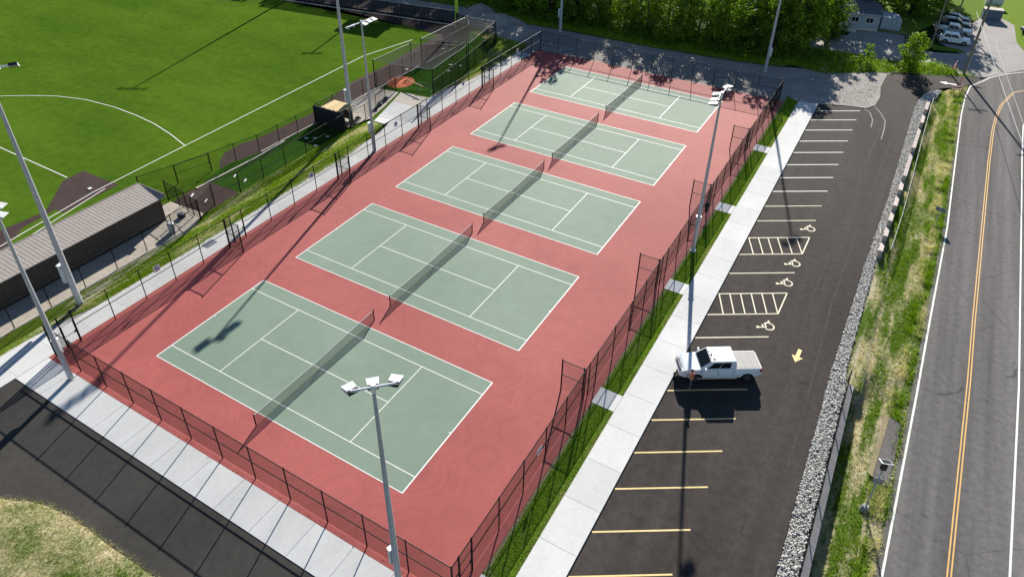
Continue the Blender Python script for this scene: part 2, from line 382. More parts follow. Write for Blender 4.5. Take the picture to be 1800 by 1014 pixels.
def quick(name, V, F, mat, parent=None, kind=None, label=None, smooth=False):
    """big triangle meshes from numpy arrays"""
    me = bpy.data.meshes.new(name); nv, nf = len(V), len(F); k = F.shape[1]
    me.vertices.add(nv); me.vertices.foreach_set('co', np.ascontiguousarray(V, dtype=np.float32).ravel())
    me.loops.add(nf*k); me.loops.foreach_set('vertex_index', np.ascontiguousarray(F, dtype=np.int32).ravel())
    me.polygons.add(nf); me.polygons.foreach_set('loop_start', np.arange(0, nf*k, k, dtype=np.int32)); me.polygons.foreach_set('loop_total', np.full(nf, k, dtype=np.int32))
    me.materials.append(MATS[mat]); me.update(calc_edges=True)
    if smooth: me.polygons.foreach_set('use_smooth', np.ones(nf, dtype=bool))
    o = bpy.data.objects.new(name, me); COL.objects.link(o)
    if parent: o.parent = parent
    return tag(o, label, None, None, kind)
def inside(poly, X, Y):
    c = np.zeros(len(X), bool); n = len(poly)
    for i in range(n):
        x0, y0 = poly[i]; x1, y1 = poly[(i+1) % n]
        if y0 == y1: continue
        c ^= ((y0 > Y) != (y1 > Y)) & (X < (x1-x0)*(Y-y0)/(y1-y0)+x0)
    return c
def scatter(poly, density):
    P = np.array(poly); a, b = P.min(0), P.max(0); n = int((b-a).prod()*density)
    X = RNG.uniform(a[0], b[0], n); Y = RNG.uniform(a[1], b[1], n); k = inside(poly, X, Y); return X[k], Y[k]
def tufts(name, poly, density, h, mat, zf, label, spread=.05, keep=None, wid=.012):
    """grass: three bent blades per tuft"""
    X, Y = scatter(poly, density)
    if keep is not None: k = keep(X, Y); X, Y = X[k], Y[k]
    n = len(X); Z = zf(X, Y); nb = 3
    a = RNG.uniform(0, 2*np.pi, (n, nb)); hh = h*RNG.uniform(.45, 1.25, (n, nb)); lean = RNG.uniform(.1, .9, (n, nb))*hh
    bx = X[:, None]+RNG.normal(0, spread, (n, nb)); by = Y[:, None]+RNG.normal(0, spread, (n, nb)); bz = np.repeat(Z[:, None], nb, 1)-.01
    ww = wid*RNG.uniform(.7, 1.6, (n, nb))
    dx, dy = np.cos(a), np.sin(a)
    V = np.stack([np.stack([bx-dy*ww, by+dx*ww, bz], -1), np.stack([bx+dy*ww, by-dx*ww, bz], -1), np.stack([bx+dx*lean, by+dy*lean, bz+hh], -1)], 2).reshape(-1, 3)
    F = np.arange(len(V)).reshape(-1, 3)
    return quick(name, V, F, mat, kind='stuff', label=label)
zflat = lambda z: (lambda X, Y: np.full_like(X, z))

# ================================================================== THE GROUND
def zbase(x, y):
    if 45.8 < x < 52.6 and y < 92: return -1.45
    return -.26
xs = sorted(set(list(np.arange(-90, 45, 6)) + [45.7, 45.9, 52.5, 52.7] + list(np.arange(54, 91, 6)) + [-1200, -600, -300, -150, 150, 300, 600, 1200]))
ys = sorted(set(list(np.arange(-60, 90, 6)) + [91.9, 92.1] + list(np.arange(96, 200, 6)) + [-900, -400, -150, 300, 600, 1500]))
mb = MB()
mb.add([(x, y, zbase(x, y)) for y in ys for x in xs], [(j*len(xs)+i, j*len(xs)+i+1, (j+1)*len(xs)+i+1, (j+1)*len(xs)+i) for j in range(len(ys)-1) for i in range(len(xs)-1)])
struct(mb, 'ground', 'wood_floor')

# --- playing field (artificial turf), clay and its painted lines
mb = MB(); mb.sheet([(-260, -80), (-12, -80), (-12.6, 14.6), (-13.3, 37), (-10.6, 44), (-10.6, 60), (-13.7, 75), (-24.4, 78.2), (-60, 72.9), (-160, 56), (-260, 40)], -.03)
struct(mb, 'playing_field', 'artificial_turf')
mb = MB()
for poly in ([(-23.35, 1.05), (-27.57, 3.37), (-27.18, 7.53), (-27.88, 8.36), (-31.44, 12.10), (-31.65, 14.59), (-25.61, 14.67), (-25.43, 8.34), (-26.67, 8.34), (-26.19, 4.78)],
             [(-60, -18), (-27.57, 3.37), (-23.35, 1.05), (-40, -28)],
             [(-18.51, 22.18), (-20.64, 23.94), (-21.71, 25.53), (-21.92, 28.26), (-21.33, 29.83), (-20.72, 39.08), (-23.18, 49.32), (-23.20, 58.07), (-24.28, 72.17), (-24.49, 77.52), (-24.1, 77.3), (-19.0, 73.2), (-18.7, 50), (-18.4, 38), (-18.36, 28), (-19.3, 23.2)],
             [(-24.28, 72.17), (-28.35, 72.98), (-41.51, 72.58), (-57.43, 74.50), (-70, 66), (-70, 71), (-60.2, 72.3), (-24.8, 77.6)]):
    mb.sheet(poly, -.022)
for poly in ([(-19.71, 13.58), (-17.67, 15.08), (-18.06, 17.21), (-18.08, 20.11), (-13.65, 20.31), (-13.19, 20.05), (-12.67, 14.64), (-13.42, 14.42)],): mb.sheet(poly, -.016)
struct(mb, 'clay_track', 'field_clay')
mb = MB()
mb.sheet([(-18.61, 19.79), (-18.93, 22.38), (-19.4, 24), (-18.3, 27.8), (-18.3, 61), (-20, 72), (-24, 77.4), (-14, 73.5), (-10.4, 60), (-10.6, 51.3), (-19.2, 49.8), (-13.8, 38.5), (-13.3, 20.5)], -.019)
struct(mb, 'bullpen_turf', 'dark_turf')
mb = MB()
mb.strip([(-23.3, -9)]+[(-24.89, 1.90), (-26.52, 12.33), (-27.08, 24.40), (-28.45, 58.42), (-26.51, 68.15)], .11, -.010)
mb.strip([(-23.53, 1.14), (-26.15, 13.51)], .10, -.010)
mb.strip([(-59.70, 21.07), (-56.71, 23.14), (-53.35, 25.01), (-49.13, 26.31), (-43.87, 26.82), (-39.12, 26.71), (-35.31, 26.34), (-31.00, 25.48), (-27.08, 24.40)], .11, -.009)
mb.strip([(-75, 17), (-44.93, 12.93), (-31.72, 12.79)], .11, -.010)
struct(mb, 'field_lines', 'line_paint')
mb = MB(); mb.obox((*(-27.42, 12.60), .03), .38, .38, .09, .1)
tag(mb.build('base_plate', 'white_enamel', bevel=.02), 'white square baseball base on the dark clay corner of the turf field', 'base')

# --- pitching rubbers and plates lying in the bullpens
pts = [(362,353,'low'), (338,343,'low'), (413,309,'n'), (431,317,'n'), (554,243,'b'), (556,256,'b'), (538,243,'b'), (575,240,'b'), (715,122,'c'), (779,86,'c'), (792,114,'d'), (789,125,'d'), (809,116,'d'), (736,117,'c')]
lab = ['white rubber strip on the dark bullpen clay nearest the fence', 'white home plate at the inner end of the dark bullpen clay beside the gate', 'smaller white rubber on dark turf beside the long bullpen fence',
       'white rubber on dark turf just right of the tall bullpen post', 'white plate in the shade under the black screen wall, farther one', 'white plate in the shade under the black screen wall, nearest one',
       'white plate on bullpen turf left of the black screen wall', 'white plate on shaded turf closest to the black screen wall end', 'white plate just inside the mouth of the near batting cage', 'white plate at the far end of the near batting cage floor',
       'white plate on turf outside the near batting cage, upper one', 'white plate on turf outside the near batting cage, lower one', 'white plate on turf beside the right side net post', 'white plate in the middle of the near batting cage floor']
G_PL = 'white pitching rubbers and plates on the bullpen turf'
for k, (px, t) in enumerate(zip([(-15.04, 17.33), (-17.17, 17.35), (-16.54, 22.50), (-14.82, 22.39), (-15.40, 33.83), (-13.94, 32.47), (-16.33, 33.26), (-14.49, 34.93), (-19.51, 57.42), (-19.89, 67.34), (-15.07, 62.34), (-13.88, 60.15), (-13.59, 62.73), (-18.70, 59.26)], lab)):
    mb = MB(); mb.obox((px[0], px[1], .0), .62 if k < 4 else .46, .16 if k < 4 else .3, .04, R(-60) if k < 4 else .2)
    tag(mb.build('pitching_plate', 'white_enamel'), t, 'plate', G_PL)
mb = MB(); c = (-17.3, 53.1); N = 28
ring = lambda r, z: [(c[0]+r*math.cos(2*math.pi*i/N)*1.0, c[1]+r*math.sin(2*math.pi*i/N)*1.15, z) for i in range(N)]
v = ring(1.85, -.015)+ring(1.2, .12)+ring(.5, .17)
mb.add(v, [(i, (i+1) % N, N+(i+1) % N, N+i) for i in range(N)]+[(N+i, N+(i+1) % N, 2*N+(i+1) % N, 2*N+i) for i in range(N)]+[tuple(range(2*N, 3*N))])
tag(mb.build('pitching_mound', 'orange_mound', smooth=True), 'round orange clay pitching mound at the mouth of the near batting cage', 'pitching mound')

# --- tennis courts
YC = [0.0, 14.90, 29.80, 44.61, 59.77]; L, B = 23.77, 10.97
mb = MB(); mb.prism([(-6.95, -4.35), (30.92, -4.35), (30.92, 75.1), (-6.95, 75.1)], -.3, 0.0); struct(mb, 'court_slab', 'red_acrylic')
for y in YC:
    o = MB().sheet([(0, y), (L, y), (L, y+B), (0, y+B)], .004); struct(o, 'tennis_court', 'green_acrylic')
    m = MB(); hw = .03
    def ln(x0, y0, x1, y1, hw=.03):
        if abs(x0-x1) < 1e-6: m.sheet([(x0-hw, y0), (x0+hw, y0), (x0+hw, y1), (x0-hw, y1)], .008)
        else: m.sheet([(x0, y0-hw), (x1, y0-hw), (x1, y0+hw), (x0, y0+hw)], .008)
    h = .032
    ln(-h, y, L+h, y, h); ln(-h, y+B, L+h, y+B, h); ln(0, y+h, 0, y+B-h, .045); ln(L, y+h, L, y+B-h, .045)
    ln(.045, y+1.37, L-.045, y+1.37); ln(.045, y+B-1.37, L-.045, y+B-1.37)
    for sx in (L/2-6.4, L/2+6.4): ln(sx, y+1.40, sx, y+B-1.40)
    ln(L/2-6.37, y+B/2, L/2+6.37, y+B/2); ln(.045, y+B/2, .2, y+B/2); ln(L-.2, y+B/2, L-.045, y+B/2)
    struct(m, 'court_lines', 'line_paint')

# --- concrete walks: a base with separate slabs
def slabs(parent, cells, top=0.0, mat='concrete'):
    for poly in cells:
        m = MB(); m.prism(poly, top-.09, top); m.build('paving_slab', mat, parent)
def rowslabs(x0, x1, ys, g=.012): return [[(x0+g, a+g), (x1-g, a+g), (x1-g, b-g), (x0+g, b-g)] for a, b in zip(ys[:-1], ys[1:])]
e = struct(MB().prism([(32.7, -25), (35.2, -25), (35.2, 76.9), (32.7, 76.3)], -.32, -.03), 'sidewalk', 'wall_concrete')
yy = [-25+3.35*k for k in range(31)]
cells = rowslabs(32.7, 35.2, [v for v in yy if v < 74.5]); cells.append([(32.707, 72.17+.007 if 0 else cells[-1][2][1]+.014), (35.193, cells[-1][2][1]+.014), (35.193, 76.9), (32.707, 76.3)])
slabs(e, cells)
s_ = struct(MB().prism([(-6.95, -6.88), (32.69, -6.88), (32.69, -4.36), (-6.95, -4.36)], -.32, -.03), 'sidewalk', 'wall_concrete')
slabs(s_, [[(a+.012, -6.873), (a+3.035, -6.873), (a+3.035, -4.362), (a+.012, -4.362)] for a in [-6.94+3.05*k for k in range(13)]])
wk = struct(MB().prism([(-10.2, -25), (-6.96, -25), (-6.96, 75.3), (-9.2, 75.3), (-9.25, 59.6), (-10.5, 55), (-10.7, 44), (-9.0, 33), (-9.2, 10), (-9.45, 1.2), (-10.2, -1.8)], -.32, -.03), 'sidewalk', 'wall_concrete')
cells = []
for k in range(33):
    a = -25+3.05*k; b = a+3.05
    xl = lambda y: -10.2 if y < -2 else (-9.35 if y < 33 else (-10.6 if 42 < y < 57 else (-9.2 if y > 59.6 else -9.6)))
    if b < 75.5: cells.append([(xl(a)+.007, a+.007), (-6.967, a+.007), (-6.967, b-.007), (xl(b)+.007, b-.007)])
slabs(wk, cells)
br = struct(MB().prism([(-10.72, 44), (-10.72, 50.9), (-15.1, 50.4), (-12.4, 41.2), (-10.72, 41.2)], -.32, -.03), 'sidewalk', 'wall_concrete')
slabs(br, [[(-10.73, 41.3), (-10.73, 44.3), (-13.3, 44.3), (-12.45, 41.3)], [(-10.73, 44.32), (-10.73, 47.4), (-14.2, 47.4), (-13.31, 44.32)]], .0)
slabs(br, [[(-10.73, 47.42), (-10.73, 50.8), (-15.1, 50.3), (-14.22, 47.42)]], .0, 'warm_and_shade_concrete')  # tan tone paints in the cage net's shade on this slab
br = struct(MB().prism([(-13.9, 38.0), (-18.5, 38), (-19.1, 49.7), (-15.3, 50.2), (-13.0, 41)], -.32, -.03), 'pavement', 'wall_concrete')
slabs(br, [[(-13.95, 38.05), (-18.5, 38.05), (-18.7, 42), (-13.3, 42)], [(-13.33, 42.03), (-18.72, 42.03), (-18.9, 46), (-14.2, 46)], [(-14.24, 46.03), (-18.9, 46.03), (-19.05, 49.6), (-15.35, 50.1)]], .0, 'warm_and_shade_concrete')
ap = struct(MB().prism([(-15.5, -25), (-12.35, -25), (-12.2, 13.6), (-13.3, 15.6), (-18, 15.3), (-18.2, 12.95), (-15.5, 12.95)], -.32, -.03), 'pavement', 'wall_concrete')
slabs(ap, [[(-15.49, a+.007), (-12.35, a+.007), (-12.3, a+3.04), (-15.49, a+3.04)] for a in [-25+3.05*k for k in range(12)]]+[[(-15.49, 11.62), (-12.3, 11.62), (-12.2, 13.6), (-13.3, 15.6), (-18, 15.3), (-18.2, 12.97), (-15.49, 12.97)]], 0, 'warm_and_shade_concrete')
for k, (a, b) in enumerate(((-3.6, -1.9), (13.05, 14.75), (28.3, 29.9), (43.4, 45.1), (58.8, 60.5))):
    struct(MB().prism([(30.93, a), (32.69, a), (32.69, b), (30.93, b)], -.3, -.004), 'gate_landing', 'concrete')
mb = MB()      # low concrete kerb along the field fence
for p, q in (((-17.95, 31.33), (-17.70, 26.48)), ((-17.70, 26.48), (-17.90, 18.49))): 
    d = Vector((q[0]-p[0], q[1]-p[1])).normalized(); nx, ny = -d.y*.12, d.x*.12
    mb.hexa([(p[0]-nx, p[1]-ny, -.2), (p[0]+nx, p[1]+ny, -.2), (q[0]+nx, q[1]+ny, -.2), (q[0]-nx, q[1]-ny, -.2)][::1], [(p[0]-nx, p[1]-ny, .07), (p[0]+nx, p[1]+ny, .07), (q[0]+nx, q[1]+ny, .07), (q[0]-nx, q[1]-ny, .07)])
mb.hexa([(-62.1, 72.35, -.2), (-62.1, 72.6, -.2), (-24.4, 77.98, -.2), (-24.4, 77.72, -.2)][::-1], [(-62.1, 72.35, .06), (-62.1, 72.6, .06), (-24.4, 77.98, .06), (-24.4, 77.72, .06)][::-1]); mb.box(-18.36, -18.14, 27.9, 37.1, -.2, .07); mb.box(-18.75, -18.5, 38.2, 72, -.2, .06)
struct(mb, 'kerb', 'warm_and_shade_concrete')

# --- asphalt lots and road
Z0 = -.13
struct(MB().sheet([(35.21, -30), (45.6, -30), (45.55, 6.5), (45.45, 26), (45.7, 40), (46.3, 56), (46.6, 82), (46.9, 86.2), (42.2, 84), (41.9, 80.6), (41.0, 78.9), (38.0, 78.3), (35.21, 77.0)], Z0), 'parking_lot', 'new_asphalt')
struct(MB().sheet([(42.2, 83.9), (46.9, 86.2), (48.3, 90.95), (49.6, 92.4), (51.4, 93.6), (53.5, 96.6), (54.2, 99.6), (51.5, 98.6), (47.84, 97.65), (43.9, 95.9), (42.0, 93.7), (41.8, 88)], [Z0+.004, Z0+.004, -.10, -.08, -.04, .004, .004, -.02, -.08, -.10, -.11, Z0+.004]), 'driveway', 'new_asphalt')
struct(MB().sheet([(-6.95, -40), (32.69, -40), (32.69, -6.9), (-6.95, -6.9)], -.035), 'access_lane', 'lane_asphalt')
roadL = [(49.2, -30), (50.2, -8), (50.55, 9.65), (51.02, 25.65), (51.27, 36), (51.72, 52.3), (51.8, 83.7), (52.25, 92.2), (53.1, 96.6), (54.6, 99.6), (55.97, 101.94), (59.70, 106.66), (68, 104.5)]
roadR = [(100, 99), (72, 97.5), (64.5, 93), (61, 87), (59.9, 80), (59.6, 64), (58.9, 31), (58.2, 13.4), (57.4, -8), (56.5, -30)]
struct(MB().sheet(roadL+roadR, .0), 'road', 'road_asphalt')
struct(MB().sheet([(51.2, 99.5), (54.0, 99.7), (57, 101.5), (62, 104), (61, 112), (58.90, 120.38), (58.67, 130.60), (57.37, 133.15), (55.6, 134.5), (54.1, 134), (51.92, 127.43), (47.84, 129.41), (46.15, 123.77), (47.68, 113.31), (51.18, 109.29), (50.00, 103.34)], -.012), 'side_road', 'old_pavement')
struct(MB().sheet([(25.28, 102.13), (30.08, 105.83), (34.11, 109.05), (34.22, 112.59), (37.95, 114.24), (42.45, 113.99), (43.20, 107.64), (47.19, 107.69), (51.49, 109.49), (54, 108), (53, 100.2), (50.68, 102.11), (47.52, 102.63), (41.35, 99.62), (36.28, 100.24), (31.22, 99.48), (26.94, 98.65)], -.02), 'back_lane', 'old_pavement')
mb = MB()
mb.strip([(49.45, -30), (50.35, -8), (50.88, 9.65), (51.37, 25.65), (51.62, 36), (52.07, 52.3), (52.1, 70), (52.15, 83.7), (52.35, 89.8), (52.85, 95.0), (54.5, 98.4), (55.25, 100.19), (57.08, 102.89), (59.68, 105.57), (68, 103.6)], .14, .005)
mb.strip([(72, 98.2), (65, 94), (60.6, 88.5), (59.2, 84), (58.9, 74), (58.71, 64), (57.99, 31), (57.29, 13.4), (56.4, -8), (55.5, -30)], .13, .005)
struct(mb, 'edge_line', 'line_paint')
cy = [(72, 101.5), (65, 99.6), (60.3, 98.3), (58.2, 95.6), (56.73, 89.75), (56.1, 84.5), (55.81, 80), (55.5, 70), (55.33, 62), (54.82, 38), (54.7, 29.4), (54.24, 11.6), (53.3, -8), (52.4, -30)]
mb = MB()
for s in (-.10, .10):
    q = []
    for i, p in enumerate(cy):
        a = cy[max(i-1, 0)]; b = cy[min(i+1, len(cy)-1)]; d = Vector((b[0]-a[0], b[1]-a[1])).normalized(); q.append((p[0]-d.y*s, p[1]+d.x*s))
    mb.strip(q, .085, .005)
struct(mb, 'centre_line', 'road_paint_yellow')
# stall lines
YS = [0.53, 3.80, 7.30, 10.58, 13.84, 17.08, 23.70, 27.0, 30.2, 33.6, 37.0, 40.2, 43.7, 46.95, 50.45, 53.9, 57.4, 60.9, 64.35, 67.9, 71.35, 74.6]
YS = [-2.8, -6.1, -9.4] + YS + [20.4]
for y in sorted(YS):
    m = MB(); a = Vector((35.28, y)); b = Vector((40.40, y+3.2)); d = (b-a).normalized(); n_ = Vector((-d.y, d.x))*.055
    m.sheet([tuple(a-n_), tuple(b-n_), tuple(b+n_), tuple(a+n_)], Z0+.005)
    struct(m, 'stall_line', 'stall_paint_yellow' if y < 18 else 'stall_paint_pale' if y < 50 else 'line_paint')
for y0, y1 in ((26.98, 30.22), (36.98, 40.22)):
    m = MB(); m.strip([(40.40, y0+3.2), (40.46, y1+3.2)], .11, Z0+.009)
    for k in range(6):
        t, t2 = .22+.155*k, .010+.157*k
        m.strip([(35.28+5.12*t, y0+3.2*t+.05), (35.28+5.12*t2, y1+3.2*t2-.05)], .10, Z0+.013)
    struct(m, 'access_aisle_hatching', 'stall_paint_pale')
def wheelchair(c, rz, s=1.0):
    m = MB(); M = Matrix.Rotation(rz, 2)
    def st(pts, wd, z): m.strip([tuple(M @ Vector((x*s, y*s)) + Vector(c)) for x, y in pts], wd*s, z)
    st([(.30*math.cos(t)-.02, .30*math.sin(t)-.18) for t in [R(a) for a in range(125, 412, 16)]], .085, Z0+.006)   # wheel
    st([(-.10, .44), (-.10, .0), (.22, .0)], .10, Z0+.010); st([(-.10, .17), (.16, .17)], .10, Z0+.014); st([(.22, .03), (.36, -.30), (.50, -.27)], .12, Z0+.018)
    q = [tuple(M @ Vector(((-.10+.10*math.cos(t))*s, (.50+.10*math.sin(t))*s)) + Vector(c)) for t in [2*math.pi*i/14 for i in range(14)]]
    m.sheet(q, Z0+.006)
    struct(m, 'accessible_symbol', 'stall_paint_pale')
for c in ((40.00, 44.92), (39.93, 38.16), (39.94, 34.80), (39.88, 28.08)): wheelchair(c, R(118), 1.38)
def arrow(c, rz, s, mat, z):
    M = Matrix.Rotation(rz, 2); q = [(-.16, -.9), (.16, -.9), (.16, .1), (.48, .1), (0, .9), (-.48, .1), (-.16, .1)]
    q = [tuple(M @ Vector((x*s, y*s)) + Vector(c)) for x, y in q]
    struct(MB().sheet(q, z), 'painted_arrow', mat)
arrow((42.90, 25.87), R(178), .92, 'stall_paint_yellow', Z0+.010)
arrow((49.99, 94.54), R(92), 1.25, 'line_paint', -.03)
mb = MB()
mb.strip([(40.78, 78.71), (41.59, 77.95), (42.23, 75.68), (42.33, 73.20)], .13, Z0+.006)
mb.strip([(41.67, 80.76), (42.86, 78.52), (43.68, 76.18), (43.86, 73.37), (43.88, 70.24)], .13, Z0+.006)
struct(mb, 'faded_kerb_line', 'worn_chalk')

mb = MB()
for pts, w_ in (([(42.6, -4), (43.1, 8), (43.0, 20), (42.5, 34), (42.9, 50), (43.2, 66), (43.6, 78)], .22), ([(44.1, -4), (44.6, 8), (44.5, 20), (44.1, 34), (44.4, 50), (44.8, 66), (45.2, 78)], .20)):
    q = []
    for i in range(len(pts)-1):
        for k in range(6): t = k/6; q.append((pts[i][0]+(pts[i+1][0]-pts[i][0])*t, pts[i][1]+(pts[i+1][1]-pts[i][1])*t))
    mb.strip(q, w_, Z0+.004)
struct(mb, 'tyre_track', 'dusty_asphalt')
# --- gravel lane north of the courts
struct(MB().sheet([(-120, 78), (-60.2, 74.2), (-24.4, 79.3), (-22.6, 78.6), (-16, 76.5), (-9.2, 75.4), (-9.0, 75.12), (31.2, 75.12), (31.2, 77.5), (32.7, 76.35), (35.2, 76.95), (38, 78.35), (41.0, 79), (41.9, 80.7), (42.15, 84), (41.75, 88), (42.0, 93.75), (43.9, 95.95), (38.5, 94), (34, 90.8), (28, 88.3), (21.9, 86.9), (8.5, 85.7), (-6.8, 85.6), (-16.4, 85), (-23, 88), (-60, 84), (-120, 88)], -.07), 'gravel_lane', 'gravel')
mb = MB()
for (cx, cy_, rx, ry, h) in ((-19.5, 84.3, 4.6, 2.6, 1.25), (-25.6, 87.6, 2.6, 1.8, 1.2), (-14.0, 82.0, 2.6, 2.0, .6)):
    n1, n2 = 34, 10; vs = []; 
    for j in range(n2+1):
        for i in range(n1):
            r = j/n2; t = 2*math.pi*i/n1; wob = 1+.14*math.sin(3*t+cx)+.07*math.sin(7*t)
            vs.append((cx+rx*r*wob*math.cos(t), cy_+ry*r*wob*math.sin(t), -.1+h*(1-r)**.9*(1+.12*math.sin(5*t+j))+random.uniform(-.03, .03)))
    mb.add(vs, [(j*n1+i, j*n1+(i+1) % n1, (j+1)*n1+(i+1) % n1, (j+1)*n1+i)[::-1] for j in range(n2) for i in range(n1)])
tag(mb.build('gravel_heap', 'gravel', smooth=True), 'low heaps of grey gravel at the field end of the gravel lane', 'gravel', kind='stuff')

# --- lawns
struct(MB().sheet([(30.925, -25), (32.69, -25), (32.69, 76.3), (31.2, 77.4), (30.925, 77.4)], -.035), 'lawn', 'lawn_soil')
west_poly = [(-12.34, -25), (-10.21, -25), (-10.21, -1.8), (-9.4, 1.2), (-9.2, 10), (-8.98, 33), (-10.7, 41), (-12.5, 41), (-13.6, 37.2), (-13.3, 20), (-13.2, 15.7), (-12.2, 13.6)]
struct(MB().sheet(west_poly, -.02), 'grass_bank', 'bank_soil')
nw_poly = [(-10.5, 55), (-9.26, 59.6), (-9.2, 76), (-16, 77.2), (-22.8, 79.2), (-24.2, 77.9), (-13.8, 73.6), (-11.4, 61), (-10.5, 52)]
struct(MB().sheet(nw_poly, -.014), 'grass_bank', 'bank_soil')
mound_poly = [(-40, -16.5), (-8, -13.6), (2.08, -12.97), (4.08, -11.97), (5.49, -11.56), (7.26, -11.38), (9.37, -11.29), (11.06, -11.32), (13.29, -11.24), (15.55, -11.24), (17.5, -14), (17.5, -40), (-40, -40)]
XX = np.arange(-14, 22, .5); YY = np.arange(-26, -9, .5)
def zmound(X, Y):
    X = np.asarray(X, float); Y = np.asarray(Y, float); P = np.array(mound_poly); d = np.full(X.shape, 9e9)
    for i in range(len(P)):
        a, b = P[i], P[(i+1) % len(P)]; t = np.clip(((X-a[0])*(b[0]-a[0])+(Y-a[1])*(b[1]-a[1]))/((b-a)**2).sum(), 0, 1)
        d = np.minimum(d, np.hypot(X-a[0]-t*(b[0]-a[0]), Y-a[1]-t*(b[1]-a[1])))
    return -.11+.55*(1-np.exp(-d/2.2))
mb = MB(); bx_ = [p for p in mound_poly]
me = bmesh.new(); vv = [me.verts.new((x, y, 0)) for x, y in mound_poly]; me.faces.new(vv)
for a in np.arange(-40, 20, 1.0): bmesh.ops.bisect_plane(me, geom=me.verts[:]+me.edges[:]+me.faces[:], plane_co=(a+.01, 0, 0), plane_no=(1, 0, 0))
for a in np.arange(-40, -8, .5): bmesh.ops.bisect_plane(me, geom=me.verts[:]+me.edges[:]+me.faces[:], plane_co=(0, a+.01, 0), plane_no=(0, 1, 0))
zz = zmound([v.co.x for v in me.verts], [v.co.y for v in me.verts])
for v, z in zip(me.verts, zz): v.co.z = z
md = bpy.data.meshes.new('grass_mound'); me.to_mesh(md); me.free(); md.materials.append(MATS['mound_soil'])
o = bpy.data.objects.new('grass_mound', md); COL.objects.link(o); tag(o, kind='structure')

# --- the verge between lot and road, with the ditch behind the wall
def D_(Y): return np.where(Y < 24.4, 1.15, np.where(Y < 27, 1.15-.85*(Y-24.4)/2.6, .30))
def zverge(X, Y):
    X = np.asarray(X, float); Y = np.asarray(Y, float); xr = np.interp(Y, [-30, -8, 9.65, 25.65, 36, 52.3, 83.7, 92, 97], [49.3, 50.25, 50.6, 51.05, 51.3, 51.75, 51.85, 52.3, 53])
    xl = np.interp(Y, [-30, 24, 43, 56, 86], [47.2, 47.2, 47.0, 47.3, 48.3]); t = np.clip((X-xl)/(xr-xl), -.4, 1)
    d = D_(Y); z = -.09-(d-.05)*np.clip(1-((t-.22).clip(0)/.78), 0, 1)**1.5
    z = np.where(Y > 24.4, np.where(t < .15, np.maximum(z, -.12-(.15-t)*.0), z), z)
    return z + .05*np.sin(X*3.1+Y*.7)*np.sin(Y*1.3)*(t < .93) + .03*np.sin(X*7+Y*3.3)*(t < .93)
verge_poly = [(46.95, -30), (46.95, 24.4), (46.5, 24.6), (46.3, 40), (46.7, 44), (47.0, 58), (47.6, 80), (48.2, 87), (49.4, 91.1), (50.4, 92.6), (51.6, 93.7), (52.6, 95.6), (52.3, 91), (52.15, 83.7), (52.1, 52.3), (51.65, 36), (51.4, 25.6), (50.95, 9.6), (50.6, -8), (49.6, -30)]
gx = np.arange(45.9, 53.2, .25); gy = np.arange(-30, 97, .5); GX, GY = np.meshgrid(gx, gy); GZ = zverge(GX, GY)
V = np.stack([GX.ravel(), GY.ravel(), GZ.ravel()], 1); nx_ = len(gx)
ii, jj = np.meshgrid(np.arange(len(gx)-1), np.arange(len(gy)-1)); a = (jj*nx_+ii).ravel(); F = np.stack([a, a+1, a+1+nx_, a+nx_], 1)
cx_, cy_ = V[F, 0].mean(1), V[F, 1].mean(1); F = F[inside(verge_poly, cx_, cy_)]
o = quick('roadside_verge', V, F, 'verge_soil', smooth=True); tag(o, kind='structure')
# old strip of pavement in the ditch side, and bright earth beside it
struct(MB().sheet([(49.55, 16.9), (50.5, 16.5), (50.75, 22.4), (49.95, 22.9)], [-.20, -.05, -.03, -.13]), 'old_pavement_patch', 'road_asphalt')
struct(MB().sheet([(49.2, 17.2), (49.53, 16.9), (49.93, 22.9), (49.55, 23.1)], [-.27, -.20, -.13, -.19]), 'sandy_edge', 'straw_turf')
# weedy bank beyond the gravel lane, and ground of the lawn by the side road
struct(MB().sheet([(28.11, 89.92), (33.93, 88.97), (38.98, 92.64), (44.15, 95.61), (48.64, 97.10), (51.61, 97.92), (53.49, 99.35), (52.52, 101.91), (50.70, 101.58), (47.52, 102.63), (41.35, 99.62), (36.28, 100.24), (31.22, 99.48), (26.94, 98.65), (24, 98), (22, 88.2)], -.04), 'weedy_bank', 'lawn_soil')
struct(MB().sheet([(-120, 88.2), (-60, 84.2), (-23, 88.2), (-16, 85.2), (-6.8, 85.8), (8.5, 85.9), (22, 87.1), (28, 88.5), (30, 92), (28, 97), (-120, 100)], -.05), 'wood_edge', 'lawn_soil')
struct(MB().sheet([(62.1, 104.2), (61.2, 112), (58.90, 120.38), (58.67, 130.23), (57.37, 132.76), (55.8, 134.7), (55.6, 150), (120, 160), (120, 104), (68, 104.9)], -.02), 'far_lawn', 'far_lawn')
struct(MB().sheet([(60.0, 80), (61.1, 87), (64.6, 92.9), (72, 97.4), (100, 98.8), (120, 60), (120, -30), (56.6, -30), (57.5, -8), (58.3, 13.4), (59.0, 31), (59.7, 64)], -.04), 'right_verge', 'verge_soil')

struct(MB().sheet([(42.81, 113.88), (46.20, 123.06), (47.86, 129.03), (51.74, 127.68), (54, 134), (55.6, 134.8), (55.6, 175), (20, 175), (20, 118), (31.5, 112)], -.035), 'yard_lawn', 'lawn_soil')
struct(MB().sheet([(47.2, 108.9), (51.8, 110.2), (50.8, 111.6), (46.2, 111.9)], -.008), 'yard_lawn', 'lawn_soil')

